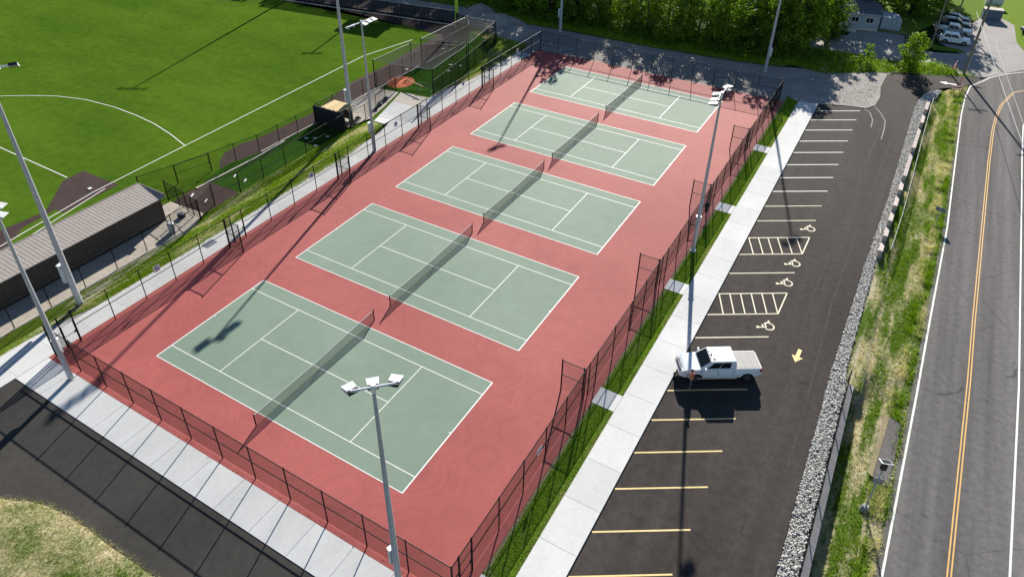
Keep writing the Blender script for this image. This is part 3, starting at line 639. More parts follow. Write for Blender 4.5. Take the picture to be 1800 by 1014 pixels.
# ================================================================== FENCES
_pm = {}
def post_mesh(h, r, mat='black_vinyl', zb=-.25):
    k = (h, r, mat, zb)
    if k not in _pm:
        m = MB(); m.tube((0, 0, zb), (0, 0, h+.03), r, n=8); m.ball((0, 0, h+.05), r*1.2, 6, 4); _pm[k] = m.mesh('post', mat)
    return _pm[k]
def add_obj(name, me, parent, loc=(0, 0, 0), rz=0):
    o = bpy.data.objects.new(name, me); COL.objects.link(o); o.parent = parent; o.location = loc; o.rotation_euler = (0, 0, rz); return o
def fence(label, posts, h, rails, mesh='chain_link', gates=(), group=None, r=.043, rr=.034, name='chain_link_fence', cat='fence', nomesh=(), thick=(), panel_z=None, z0=0.0, railmat='black_vinyl'):
    o0 = posts[0]; T = thing(name, label, cat, (o0[0], o0[1], z0), 0, group)
    P = [(x-o0[0], y-o0[1]) for x, y in posts]
    for i, p in enumerate(P): add_obj('post', post_mesh(h, r*(1.35 if i in thick or i in (0, len(P)-1) else 1)), T, (p[0], p[1], 0))
    runs, cur = [], [0]
    for i in range(len(P)-1):
        if i in gates: runs.append(cur) if len(cur) > 1 else None; cur = [i+1]
        else: cur.append(i+1)
    if len(cur) > 1: runs.append(cur)
    for z, nm in rails:
        m = MB()
        for run in runs:
            for a, b in zip(run[:-1], run[1:]): m.tube((*P[a], z), (*P[b], z), rr, n=6)
        for gi in gates:
            if nm == 'top_rail': m.tube((*P[gi], z), (*P[gi+1], z), rr, n=6)
        m.build(nm, railmat, T)
    for i in range(len(P)-1):
        if i in nomesh: continue
        p, q = Vector(P[i]), Vector(P[i+1])
        if i in gates:
            d = (q-p).normalized(); a, b = p+d*.08, q-d*.08; gt = 2.12; g = MB()
            for z in (.08, 1.1, gt): g.tube((a.x, a.y, z), (b.x, b.y, z), .024, n=6)
            for e in (a, b): g.tube((e.x, e.y, .06), (e.x, e.y, gt+.02), .026, n=6)
            c = (a+b)/2
            gate = g.build('gate', 'black_vinyl', T); MB().panel(a, b, .08, gt).build('gate_mesh', mesh, gate)
            k = MB(); k.obox((b.x-d.x*.08, b.y-d.y*.08, 1.1), .10, .10, .16, math.atan2(d.y, d.x)); k.build('latch', 'black_plastic', gate)
            if h > 2.4: MB().panel(p, q, gt+.06, h).build('mesh_panel', mesh, T)
        else: MB().panel(p, q, panel_z[0] if panel_z else .04, panel_z[1] if panel_z else h).build('mesh_panel', mesh, T)
    return T
FH = 3.05
RAILS = [(FH, 'top_rail'), (1.64, 'middle_rail')]
X0, X1, Y0, Y1 = -6.55, 30.35, -3.95, 75.0
WY = [12.93, 27.95, 42.72, 57.6]
xs_ = [X0+(X1-X0)*k/12 for k in range(13)]
fence('long black chain link fence at the near end of the courts', [(x, Y0) for x in xs_], FH, RAILS, thick=(0, 12))
fence('black chain link fence across the far north end of the courts, against the gravel lane', [(x, Y1) for x in xs_], FH, RAILS, thick=(0, 12))
def side(x, first):
    pts, gates = [], []
    if first == 'E': pts += [Y0+.01, -3.25, -1.98]; gates.append(1)
    else: pts += [Y0+.01, -2.98, -1.9]; gates.append(1)
    y = pts[-1]
    for k, wy in enumerate(WY+[Y1-.01]):
        n = 5 if k in (0, 4) else 4
        a = pts[-1]; pts += [a+(wy-a)*j/n for j in range(1, n+1)]
        if k < 4: pts += [wy+.68, wy+2.05]; gates.append(len(pts)-2)
    return [(x, q) for q in pts], gates
pe, ge = side(X1, 'E'); pw, gw = side(X0, 'W')
fence('long black chain link fence with gates on the parking lot side of the courts', pe, FH, RAILS, gates=ge, thick=(1, 2))
fence('long black chain link fence with gates on the ball field side of the courts', pw, FH, RAILS, gates=gw, thick=(1, 2))
ordn = ['nearest', 'second nearest', 'third nearest', 'farthest']
for k, wy in enumerate(WY):
    fence(f'short black fence screen standing inward from the parking side fence, {ordn[k]} of four', [(X1-.12, wy), (X1-1.85, wy)], FH, RAILS, name='fence_screen', cat='fence panel', group='short fence screens by the court gates')
    fence(f'short black fence screen standing inward from the ball field side fence, {ordn[k]} of four', [(X0+.12, wy), (X0+1.9, wy)], FH, RAILS, name='fence_screen', cat='fence panel', group='short fence screens by the court gates')

# ball field fences
def along(p, q, n): return [(p[0]+(q[0]-p[0])*k/n, p[1]+(q[1]-p[1])*k/n) for k in range(n+1)]
R2 = lambda h: [(h, 'top_rail'), (h*.5, 'middle_rail')]
fence('black chain link fence between the dugout pavement and the grass bank', along((-12.42, -13), (-12.5, 14.6), 9), 2.35, [(2.35, 'top_rail')])
fence('black chain link fence on the walk side of the long bullpen', along((-12.5, 14.65), (-13.66, 17.3), 1)+along((-13.3, 20.4), (-13.45, 36.9), 5), 2.35, [(2.35, 'top_rail'), (1.2, 'middle_rail')], thick=(1, 2))
fence('low black chain link fence with a gate between the turf field and the long bullpen', along((-21.6, 14.6), (-20.5, 18.2), 1)+along((-19.6, 22.0), (-18.34, 27.8), 2)+along((-18.3, 30.9), (-18.3, 37), 2), 2.2, [(2.2, 'top_rail')], gates=(1,))
fence('black chain link gate screen between the bullpen and the end of the dugout', [(-18.4, 15.4), (-16.4, 15.2), (-14.9, 15.0), (-13.7, 14.8), (-12.55, 14.62)], 2.35, [(2.35, 'top_rail'), (1.2, 'middle_rail')], gates=(2,))
fence('black chain link fence between the clay track and the batting cages', along((-18.62, 37.8), (-18.9, 73.3), 12)+[(-20.6, 75.6), (-24.35, 77.85)], 2.3, [(2.3, 'top_rail')])
fence('low black chain link fence around the tan bullpen pavement', [(-18.5, 38.1), (-16.0, 38.3), (-14.0, 38.5), (-13.8, 41.3), (-14.6, 44.4), (-15.5, 47.4), (-15.9, 50.3)], 1.9, [(1.9, 'top_rail')])
fence('black chain link fence curving round the batting cages near the walk', along((-10.45, 51.4), (-11.9, 62), 4)+along((-12.4, 65), (-13.7, 73.4), 3)+along((-16.5, 75.2), (-24.35, 78.0), 3), 2.2, [(2.2, 'top_rail')])
OF = along((-24.4, 77.95), (-62, 72.6), 14)
fence('tall outfield fence with dark windscreen along the end of the turf field', OF, 2.45, [(2.45, 'top_rail'), (.06, 'bottom_rail')], mesh='windscreen_cloth', name='outfield_fence', railmat='wire_grey')

# fence and rail along the rocks, road side
pn = [(48.5, 84.8), (48.36, 81.6), (48.24, 76), (48.16, 71), (48.08, 66), (48.0, 61), (47.92, 56), (47.84, 51.5), (47.68, 47.3), (47.5, 43.3)]
fence('long low green black mesh fence behind the stepped block wall, road side', pn, 1.1, [(1.1, 'top_rail')], name='mesh_fence', rr=.03, r=.035, z0=-.05, mesh='green_mesh', railmat='wire_grey')
ps_ = along((46.78, 25.0), (46.66, -20), 15)
fence('long low black fence between the white rocks and the flat concrete wall', ps_, .95, [(.95, 'top_rail')], name='mesh_fence', rr=.025, r=.04, z0=.0)

# ------------------------------------------------------------------ walls by the rocks
yb = [24.45]+[24.45-3.0*k for k in range(1, 16)]
T = thing('retaining_wall', 'long flat topped grey concrete wall dropping into the grassy ditch', 'wall', (47.03, yb[0], 0))
for a, b in zip(yb[:-1], yb[1:]):
    xa = lambda y: 0; m = MB(); m.box(-.21, .21, b-yb[0]+.006, a-yb[0]-.006, -1.3, .12); m.build('wall_panel', 'wall_concrete', T, bevel=.012)
ye = [43.1, 46.0, 49.15, 52.5, 56.25, 59.85, 67.75, 75.85, 80.6, 85.6]; xe = lambda y: 46.72+(y-43.1)*.0315
T = thing('stepped_wall', 'stepped wall of long pinkish grey blocks between the rocks and the mesh fence', 'wall', (xe(43.1), 43.1, 0))
for k, (a, b) in enumerate(zip(ye[:-1], ye[1:])):
    n = max(1, round((b-a)/2.7)); hN, hS = .06, .82
    for j in range(n):
        y0, y1 = a+(b-a)*j/n, a+(b-a)*(j+1)/n; z0_, z1_ = hS+(hN-hS)*j/n, hS+(hN-hS)*(j+1)/n
        xa, xb = xe(y0)-xe(43.1), xe(y1)-xe(43.1); g = .006; wd = .2
        MB().hexa([(xa-wd, y0-43.1+g, -.5), (xa+wd, y0-43.1+g, -.5), (xb+wd, y1-43.1-g, -.5), (xb-wd, y1-43.1-g, -.5)],
                  [(xa-wd, y0-43.1+g, z0_), (xa+wd, y0-43.1+g, z0_), (xb+wd, y1-43.1-g, z1_), (xb-wd, y1-43.1-g, z1_)]).build('wall_block', 'pink_block', T, bevel=.015)

# ------------------------------------------------------------------ tennis nets
def net():
    T = thing('tennis_net', 'x', 'tennis net', (0, 0, 0), 0, 'nets across the tennis courts')
    y0, y1 = -.91, B+.91
    for y in (y0, y1):
        m = MB(); m.tube((0, y, 0), (0, y, 1.09), .045, n=10); m.ball((0, y, 1.10), .05, 8, 4); m.box(-.03, .03, y-.02, y+.02, .5, .62); m.build('post', 'black_vinyl', T)
    N = 16; ztop = lambda t: 1.07-.156*(1-abs(2*t-1))
    m = MB()
    for k in range(N):
        a, b = k/N, (k+1)/N; ya, yb_ = y0+(y1-y0)*a, y0+(y1-y0)*b
        m.add([(0, ya, .03), (0, yb_, .03), (0, yb_, ztop(b)-.02), (0, ya, ztop(a)-.02)], [(0, 1, 2, 3)], [[(ya, .03), (yb_, .03), (yb_, ztop(b)), (ya, ztop(a))]])
    m.build('netting', 'tennis_netting', T)
    m = MB()
    for k in range(N):
        a, b = k/N, (k+1)/N; ya, yb_ = y0+(y1-y0)*a, y0+(y1-y0)*b; za, zb = ztop(a), ztop(b)
        m.hexa([(-.012, ya, za-.055), (.012, ya, za-.055), (.012, yb_, zb-.055), (-.012, yb_, zb-.055)], [(-.012, ya, za), (.012, ya, za), (.012, yb_, zb), (-.012, yb_, zb)])
    m.build('top_tape', 'net_tape', T)
    m = MB(); m.tube((0, y0, .04), (0, y1, .04), .012, n=5); m.build('bottom_cord', 'dark_strap', T)
    m = MB(); m.box(-.016, .016, B/2-.025, B/2+.025, 0, .90); m.build('centre_strap', 'line_paint', T)
    return T
nt0 = net(); nl = ['nearest court at the bottom of the picture', 'second court counting from the near end', 'middle court of the row of five', 'fourth court counting from the near end', 'farthest court beside the gravel lane']
for k, y in enumerate(YC):
    o = nt0 if k == 0 else dup(nt0)
    o.location = (L/2-.12, y, 0); o['label'] = 'black tennis net across the '+nl[k]

# ------------------------------------------------------------------ court number signs
DIG = {'5': [[(.7, 1), (.1, 1), (.1, .55), (.6, .55), (.72, .4), (.72, .12), (.55, 0), (.08, 0)]], '4': [[(.6, 0), (.6, 1), (.05, .33), (.8, .33)]],
       '3': [[(.1, 1), (.7, 1), (.4, .58), (.68, .42), (.7, .14), (.5, 0), (.1, .05)]], '2': [[(.1, .82), (.3, 1), (.6, 1), (.72, .8), (.65, .55), (.1, 0), (.75, 0)]], '1': [[(.2, .8), (.45, 1), (.45, 0)]]}
for c, t, sg in zip((5.6, 24.2, 38.4, 52.9, 67.5), '54321', ('nearest the left corner', 'between the first two gates', 'beside the light pole', 'opposite the orange mound', 'at the shaded far end')):
    T = thing('court_sign', f'white sign with blue {t} on the field side court fence, {sg}', 'sign', (X0+.05, c, 2.25), 0, 'court number signs on the fence')
    MB().box(-.008, .012, -.3, .3, -.3, .3).build('board', 'sign_white', T)
    m = MB()
    for st in DIG[t]:
        for a, b in zip(st[:-1], st[1:]): m.tube((.018, (.4-a[0])*-.42, (a[1]-.5)*.42), (.018, (.4-b[0])*-.42, (b[1]-.5)*.42), .035, n=6)
    m.build('number', 'sign_blue', T)
for p, lb in (((-9.1, 12.6), 'dark grey plate lying on the pale walk beside the first field side gate'),):
    T = thing('walk_plate', lb, 'plate', (-8.55, 12.3, 0), 0); MB().box(-.42, .42, -.6, .6, 0, .02).build('cover', 'sign_grey', T, bevel=.005)
T = thing('notice_sign', 'small pale blue notice hung on the parking side fence near the first bay', 'sign', (X1+.04, 6.0, 1.9)); MB().box(-.01, .01, -.32, .32, -.22, .22).build('board', 'sign_white', T); MB().box(.011, .016, -.27, .27, -.05, .12).build('print', 'sign_blue', T)
T = thing('hanging_bag', 'dark cloth bundle hung on the parking side fence beside the middle light pole', 'bag', (X1+.22, 41.3, 0))
m = MB(); m.ball((0, 0, 1.45), .34, 10, 6, (.7, 1, 1.15)); m.ball((0, .02, .95), .27, 10, 6, (.7, .8, 1.2)); m.build('bundle', 'dark_cloth', T, smooth=True)
m = MB(); m.tube((-.1, 0, 1.8), (-.2, 0, 2.15), .02, n=5); m.build('strap', 'dark_strap', T)

# ================================================================== LIGHT POLES
def lamp_head(T, c, az, tilt=R(8), s=1.0, sub=None):
    """wedge shaped floodlight: white visor, dark housing and lens, aimed towards az"""
    def place(m, nm, mt, par=None, **k):
        q = m.build(nm, mt, par or T, **k)
        if par is None: q.location = c; q.rotation_euler = Euler((-tilt, 0, az)).to_matrix().to_euler()
        return q
    m = MB(); s *= .80; a, b, d = .38*s, .32*s, .44*s
    m.hexa([(-b, -.12*s, -.20*s), (b, -.12*s, -.20*s), (a, d, -.12*s), (-a, d, -.12*s)], [(-b, -.14*s, .10*s), (b, -.14*s, .10*s), (a, d+.14*s, .03*s), (-a, d+.14*s, .03*s)])
    h = place(m, 'floodlight', 'lamp_visor', bevel=.015)
    m = MB(); m.box(-b*.95, b*.95, -.30*s, -.125*s, -.17*s, .04*s)
    for k in range(5): m.box(-b*.9+k*b*.42, -b*.9+k*b*.42+.02, -.36*s, -.30*s, -.16*s, .03*s)
    m.build('housing', 'black_plastic', h)
    m = MB(); m.add([(-b*.9, 0, -.203*s), (-a*.93, d*.95, -.13*s-.006), (a*.93, d*.95, -.13*s-.006), (b*.9, 0, -.203*s)], [(0, 1, 2, 3)]); m.build('lens', 'lens_glass', h)
    return h
def court_pole(label, x, y, h, arm_dir, heads, box_side, loc_extra=None, r0=.20, r1=.085, barm=None):
    T = thing('light_pole', label, 'light pole', (x, y, 0), 0, 'tall light poles round the courts')
    m = MB()
    for k in range(4):
        za, zb = h*k/4, h*(k+1)/4; m.tube((0, 0, za-(.3 if k == 0 else 0)), (0, 0, zb), r0+(r1-r0)*k/4, r0+(r1-r0)*(k+1)/4, n=12, caps=(k in (0, 3)))
    m.build('mast', 'galvanised', T, smooth=False)
    m = MB(); m.tube((0, 0, -.2), (0, 0, .04), .30, n=16); m.build('footing', 'concrete', T)
    m = MB(); d = Vector((math.cos(arm_dir), math.sin(arm_dir))); a0, a1 = barm or (-1.0, 1.0)
    m.tube((d.x*a0, d.y*a0, h+.1), (d.x*a1, d.y*a1, h+.1), .06, n=8); m.tube((0, 0, h-.2), (0, 0, h+.28), r1*1.35, n=10); m.build('crossarm', 'white_enamel', T)
    for (t, off, az, *tl) in heads:
        nrm = Vector((-d.y, d.x)); c = (d.x*t+nrm.x*off, d.y*t+nrm.y*off, h+.02)
        lamp_head(T, c, az, tl[0] if tl else R(9))
        m = MB(); m.tube((d.x*t, d.y*t, h+.1), c, .035, n=6); m.build('bracket', 'white_enamel', T)
    bx, by = box_side; a = math.atan2(by, bx); bl = Vector((bx, by)).normalized()
    c = (bl.x*(r0+.13), bl.y*(r0+.13), 3.0); m = MB(); m.obox(c, .24, .42, 1.25, a); bxo = m.build('control_box', 'pole_paint', T, bevel=.02)
    m = MB(); m.obox((c[0], c[1], 3.66), .30, .48, .06, a); m.build('box_lid', 'white_enamel', bxo)
    m = MB(); m.tube((bl.x*(r0+.03), bl.y*(r0+.03), 0), (bl.x*(r0+.03), bl.y*(r0+.03), 2.4), .03, n=6); m.build('conduit', 'pole_paint', T)
    return T
NW, W_, E_ = R(45), R(90), R(-90)
court_pole('grey court light pole rising in front of the nearest court, three floodlights in view', 27.46, -5.02, 16.0, R(45), [(-.95, .22, R(70)), (.95, .22, R(20)), (0, .28, R(45))], (-1, .35))
court_pole('grey court light pole beside the grass strip, right of the middle court', 31.31, 35.16, 15.9, R(90), [(-2.0, 0, R(90)), (-1.2, .1, R(90)), (0, .3, R(90)), (1.6, .1, R(-90)), (2.0, -.05, R(60))], (-.3, 1), barm=(-2.0, 1.75))
court_pole('grey court light pole on the walk between the courts and the black screen wall', -7.12, 34.95, 15.3, R(90), [(-1.7, .1, R(90)), (-.9, .1, R(90)), (0, -.3, R(-90)), (.95, -.1, R(-90)), (1.75, -.1, R(-90))], (-1, -.3), barm=(-1.9, 1.9))
court_pole('grey court light pole at the near left corner of the court fence', -3.39, -4.78, 15.7, R(-20), [(-1.0, .1, R(50)), (1.05, .25, R(-60)), (1.7, -.25, R(-75)), (2.3, .1, R(-60))], (-1, .5), barm=(-1.2, 2.2))
court_pole('grey pole standing behind the left part of the far court fence', -8.0, 84.8, 20.5, R(70), [(-.9, 0, R(-60)), (.9, 0, R(-120)), (0, .2, R(-90))], (-1, -.2), r0=.24)
court_pole('grey pole standing behind the right end of the far court fence', 26.08, 85.12, 21.2, R(60), [(-.9, 0, R(120)), (.9, 0, R(90)), (.1, .2, R(100))], (.8, -1), r0=.24)
def field_pole(label, x, y, h, az, n, boxd, r0=.265):
    T = thing('stadium_light_pole', label, 'light pole', (x, y, 0), 0, 'taller light poles of the turf field')
    m = MB()
    for k in range(4):
        m.tube((0, 0, h*k/4-(.3 if k == 0 else 0)), (0, 0, h*(k+1)/4), r0*(1-.14*k), r0*(1-.14*(k+1)), n=14, caps=(k in (0, 3)))
    m.build('mast', 'galvanised', T)
    d = Vector((math.cos(az+math.pi/2), math.sin(az+math.pi/2)))
    m = MB(); w_ = .95*(n-1)/2+.3; m.tube((-d.x*w_, -d.y*w_, h), (d.x*w_, d.y*w_, h), .08, n=8); m.build('crossarm', 'white_enamel', T)
    for k in range(n):
        t = (k-(n-1)/2)*1.15; lamp_head(T, (d.x*t, d.y*t, h+.05), az-math.pi/2, R(38), 1.1)
    b = Vector(boxd).normalized(); c = (b.x*(r0+.15), b.y*(r0+.15), 3.2); a = math.atan2(b.y, b.x)
    m = MB(); m.obox(c, .3, .5, 1.7, a); q = m.build('control_box', 'pole_paint', T, bevel=.02); m = MB(); m.obox((c[0], c[1], 4.09), .36, .56, .07, a); m.build('box_lid', 'white_enamel', q)
    return T
field_pole('tall thick field light pole between the long dugout and the near end of the walk', -10.75, .72, 20.9, R(150), 4, (-1, -.35))
field_pole('tall thick field light pole beside the tan roofed shed and bullpen', -14.91, 39.89, 22.5, R(180), 4, (-1, .1))
field_pole('tall field light pole outside the picture whose four lamp shadow falls on the turf', -60.6, 76.6, 22.0, R(-60), 4, (1, 0))
field_pole('tall field light pole beyond the outfield fence whose shadow crosses the far turf', -45.5, 86.5, 15.5, R(-60), 3, (1, 0))
# shade on the far turf: scoreboard behind the outfield fence
T = thing('scoreboard', 'dark backed scoreboard on two steel legs just beyond the outfield fence', 'scoreboard', (-40.6, 80.2, 0), R(8))
MB().box(-4.2, 4.2, -.15, .15, 4.4, 7.4).build('board', 'black_plastic', T, bevel=.03)
for sx in (-2.8, 2.8): MB().tube((sx, .2, -.2), (sx, .2, 5.5), .14, n=8).build('leg', 'galvanised', T)
T = thing('foul_pole', 'bright yellow green foul pole rising behind the corner of the outfield fence', 'foul pole', (-23.9, 76.9, 0))
MB().tube((0, 0, -.2), (0, 0, 9), .085, n=10).build('pole', 'foul_yellow', T); MB().panel((.09, 0), (.55, 0), 2.6, 9).build('wing_screen', 'foul_yellow', T)
for z in (2.6, 5.8, 9): pass
# ================================================================== DUGOUT
ZR, ZF = 2.62, 2.95
T = thing('dugout', 'long low dugout with ribbed tan grey metal roof and dark brown back wall', 'dugout', (-15.6, 12.95, 0))
ln_ = 34.0; m = MB(); m.box(-.09, .09, -ln_, -.05, -.2, ZR-.06); m.box(-3.1, -.1, -.22, -.05, -.2, ZR); bw = m.build('back_wall', 'brown_siding', T)
for k in range(int(ln_/.6)):
    y = -.35-.6*k; mm = MB(); mm.box(.092, .112, y-.02, y+.02, -.05, ZR-.08); mm.build('batten', 'brown_siding', bw)
roof = bpy.data.objects.new('roof', MB().hexa([(-3.45, -ln_, ZF-.06), (.42, -ln_, ZR-.06), (.42, .25, ZR-.06), (-3.45, .25, ZF-.06)], [(-3.45, -ln_, ZF), (.42, -ln_, ZR), (.42, .25, ZR), (-3.45, .25, ZF)]).mesh('roof', 'roof_steel')); COL.objects.link(roof); roof.parent = T
# ribbed sheets, one object per metal sheet
sheet_me = MB()
def ribs(x0, z0, x1, z1, y0, w_):
    mm = MB(); mm.hexa([(x0, y0, z0), (x1, y0, z1), (x1, y0+w_, z1), (x0, y0+w_, z0)], [(x0, y0, z0+.012), (x1, y0, z1+.012), (x1, y0+w_, z1+.012), (x0, y0+w_, z0+.012)])
    mm.hexa([(x0, y0+w_-.07, z0+.012), (x1, y0+w_-.07, z1+.012), (x1, y0+w_-.005, z1+.012), (x0, y0+w_-.005, z0+.012)], [(x0, y0+w_-.055, z0+.03), (x1, y0+w_-.055, z1+.03), (x1, y0+w_-.03, z1+.03), (x0, y0+w_-.03, z0+.03)])
    return mm
rm = ribs(-3.46, ZF, .43, ZR, 0, .34).mesh('roof_sheet', 'roof_steel')
for k in range(int(ln_/.345)): add_obj('roof_sheet', rm, roof, (0, .24-.345*(k+1), 0))
MB().box(-3.52, -3.44, -ln_, .28, ZF-.16, ZF+.06).build('fascia', 'roof_steel', roof); MB().box(-3.5, .44, .255, .30, ZR-.14, ZF+.02).build('gutter', 'roof_steel', roof)
for k in range(9): add_obj('post', post_mesh(ZF-.1, .06, 'brown_siding'), T, (-3.1, -.6-4*k, 0))
MB().box(-1.2, -.75, -ln_+1, -1, .42, .48).build('bench', 'pine_plank', T)

# ================================================================== BLACK SCREEN WALL AND SHED
T = thing('screen_wall', 'tall black padded screen wall shading the bullpen beside the field light pole', 'screen wall', (-18.35, 37.15, 0))
m = MB(); m.box(0, 4.85, -.06, .06, -.1, 2.35); m.build('screen', 'dark_cloth', T); 
for k in range(4): add_obj('post', post_mesh(2.4, .045), T, (.03+4.8*k/3, .10, 0))
T = thing('storage_shed', 'small open shed with a sunlit tan plank roof behind the black screen wall', 'shed', (-17.35, 37.5, 0))
for (sx, sy) in ((.1, .15), (2.7, .15), (.1, 2.25), (2.6, 2.25)): MB().box(sx-.05, sx+.05, sy-.05, sy+.05, -.05, 2.1).build('post', 'pine_plank', T)
rf = MB().box(-.1, 2.85, .02, 2.45, 2.10, 2.16).build('roof', 'pine_plank', T)
pmx = MB().box(0, .262, 0, 2.5, 0, .035).mesh('plank', 'pine_plank')
for k in range(11): add_obj('plank', pmx, rf, (-.12+.27*k, -.02, 2.163))
MB().box(0, 2.75, 2.2, 2.26, .2, 1.5).build('side_panel', 'brown_siding', T)

# ================================================================== BATTING CAGES
def cage(label, c, h, sag=.55, open_end=True):
    o0 = c[0]; T = thing('batting_cage', label, 'batting cage', (o0[0], o0[1], 0), 0, 'netted batting cages beside the field')
    P = [(x-o0[0], y-o0[1]) for x, y in c]
    for p in P: add_obj('pole', post_mesh(h, .075, 'black_vinyl'), T, (*p, 0))
    m = MB()
    for i in range(4): a, b = P[i], P[(i+1) % 4]; m.tube((*a, h), (*b, h), .022, n=5)
    m.build('cable', 'wire_grey', T)
    N = 10; vs, uv = [], []
    for j in range(N+1):
        for i in range(N+1):
            s, t = i/N, j/N; a = Vector(P[0]).lerp(Vector(P[1]), s); b = Vector(P[3]).lerp(Vector(P[2]), s); q = a.lerp(b, t)
            vs.append((q.x, q.y, h-.03-sag*4*t*(1-t)*(.35+.65*4*s*(1-s)*.8)))
    fs = [(j*(N+1)+i, j*(N+1)+i+1, (j+1)*(N+1)+i+1, (j+1)*(N+1)+i) for j in range(N) for i in range(N)]
    m = MB(); m.add(vs, fs, [[(vs[k][0]+30, vs[k][1]) for k in f] for f in fs]); m.build('roof_net', 'sport_netting', T, smooth=True)
    for i in range(4):
        if i == 0 and open_end: pass
        a, b = P[i], P[(i+1) % 4]; m = MB(); n = 8
        Ld = math.hypot(b[0]-a[0], b[1]-a[1]); nx, ny = -(b[1]-a[1])/Ld, (b[0]-a[0])/Ld
        if i == 3 and open_end: continue
        vs = []
        for k in range(n+1):
            t = k/n
            for z, bow in ((.02, .25), (h*.5, .12), (h-.03-.25*4*t*(1-t)*0, 0)):
                wv = bow*math.sin(t*math.pi*5)*.5; vs.append((a[0]+(b[0]-a[0])*t+nx*wv, a[1]+(b[1]-a[1])*t+ny*wv, z))
        fs = []; us = []
        for k in range(n):
            for r_ in (0, 1):
                f = (k*3+r_, (k+1)*3+r_, (k+1)*3+r_+1, k*3+r_+1); fs.append(f); us.append([(Ld*(q//3)/n, vs[q][2]) for q in f])
        m.add(vs, fs, us); m.build('side_net', 'sport_netting', T, smooth=True)
    return T
cage('near batting cage with sagging black roof net over the orange mound', [(-19.25, 49.9), (-18.75, 58.0), (-11.6, 61.6), (-10.45, 51.45)][:1]+[(-19.0, 58.0), (-11.6, 61.6), (-10.45, 51.45)], 3.9)
cage('far batting cage with dense grey netting below the outfield corner', [(-18.85, 60.3), (-18.8, 72.4), (-13.7, 73.0), (-11.75, 62.3)], 3.9, .35, False)
T = thing('pitching_screen', 'low blue grey padded pitching screen frame at the mouth of the near cage', 'pitching screen', (-13.2, 51.9, 0), R(12))
m = MB(); [m.tube(p, q, .03, n=6) for p, q in (((0, 0, .05), (0, 0, 1.3)), ((1.7, 0, .05), (1.7, 0, 1.3)), ((0, 0, 1.3), (1.7, 0, 1.3)), ((0, 0, .7), (1.7, 0, .7)), ((0, -.4, .03), (0, .4, .03)), ((1.7, -.4, .03), (1.7, .4, .03)))]; m.build('frame', 'bin_blue', T)
MB().panel((0, 0), (1.7, 0), .7, 1.3).build('netting', 'sport_netting', T)
T = thing('wooden_beam', 'long yellow wooden beam propped across the mouth of the near cage', 'beam', (-15.6, 52.4, 1.0), R(-14)); MB().box(0, 3.6, -.06, .06, -.05, .05).build('beam', 'pine_plank', T)
for (c, q, lb, n) in (((-15.4, 47.6), (-13.9, 42.6), 'heap of dark rubble along the low fence between tan pavement and white walk', 90), ((-13.6, 38.0), (-14.6, 41.0), 'heap of dark and white rubble at the foot of the field light pole', 60)):
    m = MB()
    for k in range(n):
        t = random.random(); x = c[0]+(q[0]-c[0])*t+random.gauss(0, .16); y = c[1]+(q[1]-c[1])*t+random.gauss(0, .12); r_ = random.uniform(.07, .19)
        m.cur = 1 if random.random() < .22 else 0; m.ball((x, y, r_*.5+random.uniform(0, .18)), r_, 5, 3, (1, random.uniform(.6, 1.2), random.uniform(.5, .9)))
    m.cur = 0
    tag(m.build('rubble_heap', ['black_rubber', 'limestone']), lb, 'rubble', kind='stuff')
# white bin and dark bin by the dugout end
T = thing('drum_bin', 'pale blue grey drum shaped bin standing at the end of the dugout pavement', 'bin', (-13.2, 11.8, 0))
m = MB(); m.tube((0, 0, 0), (0, 0, .95), .30, .34, n=16); m.build('drum', 'pole_paint', T); m = MB(); m.tube((0, 0, .95), (0, 0, 1.06), .35, .2, n=16); m.build('lid', 'pole_paint', T); m = MB(); m.tube((0, 0, .35), (0, 0, .38), .325, .327, n=16); m.build('hoop', 'galvanised', T)
T = thing('equipment_box', 'small dark equipment box on the pavement under the bullpen gate', 'box', (-14.6, 14.0, 0), .3)
MB().box(-.35, .35, -.2, .2, 0, .4).build('case', 'black_plastic', T, bevel=.03); MB().box(-.36, .36, -.21, .21, .4, .46).build('lid', 'sign_grey', T, bevel=.01)

# ================================================================== VEHICLES
def wheel(T, x, y, r, w_, lift=0, rim='alloy'):
    sgn = 1 if y > 0 else -1
    m = MB(); m.tube((x, y-w_/2, r+lift), (x, y+w_/2, r+lift), r, n=20); t = m.build('wheel', 'black_rubber', T, bevel=.03)
    m = MB(); yo = y+sgn*(w_/2+.004)
    m.tube((x, yo-sgn*.03, r+lift), (x, yo, r+lift), r*.62, r*.60, n=16); m.build('rim', rim, t, bevel=.01)
    m = MB()
    for k in range(5):
        a = 2*math.pi*k/5+.3; a2 = a+2*math.pi/10; p = lambda q, rr: (x+math.cos(q)*rr*r, yo+sgn*.006, r+lift+math.sin(q)*rr*r)
        m.add([p(a+.2, .2), p(a+.16, .54), p(a2+.12, .54), p(a2+.1, .2)], [(0, 1, 2, 3)])
    m.build('spokes', 'black_plastic', t)
def qd(bl, br, tr, tl, u0, u1, v0, v1, off):
    """a patch of the quad (bl, br, tr, tl), pushed out by off, with thickness"""
    bl, br, tr, tl = map(Vector, (bl, br, tr, tl)); f = lambda u, v: bl.lerp(br, u).lerp(tl.lerp(tr, u), v)
    n = (br-bl).cross(tl-bl).normalized(); o = [f(u0, v0), f(u1, v0), f(u1, v1), f(u0, v1)]
    return [p-n*.01 for p in o], [p+n*off for p in o]
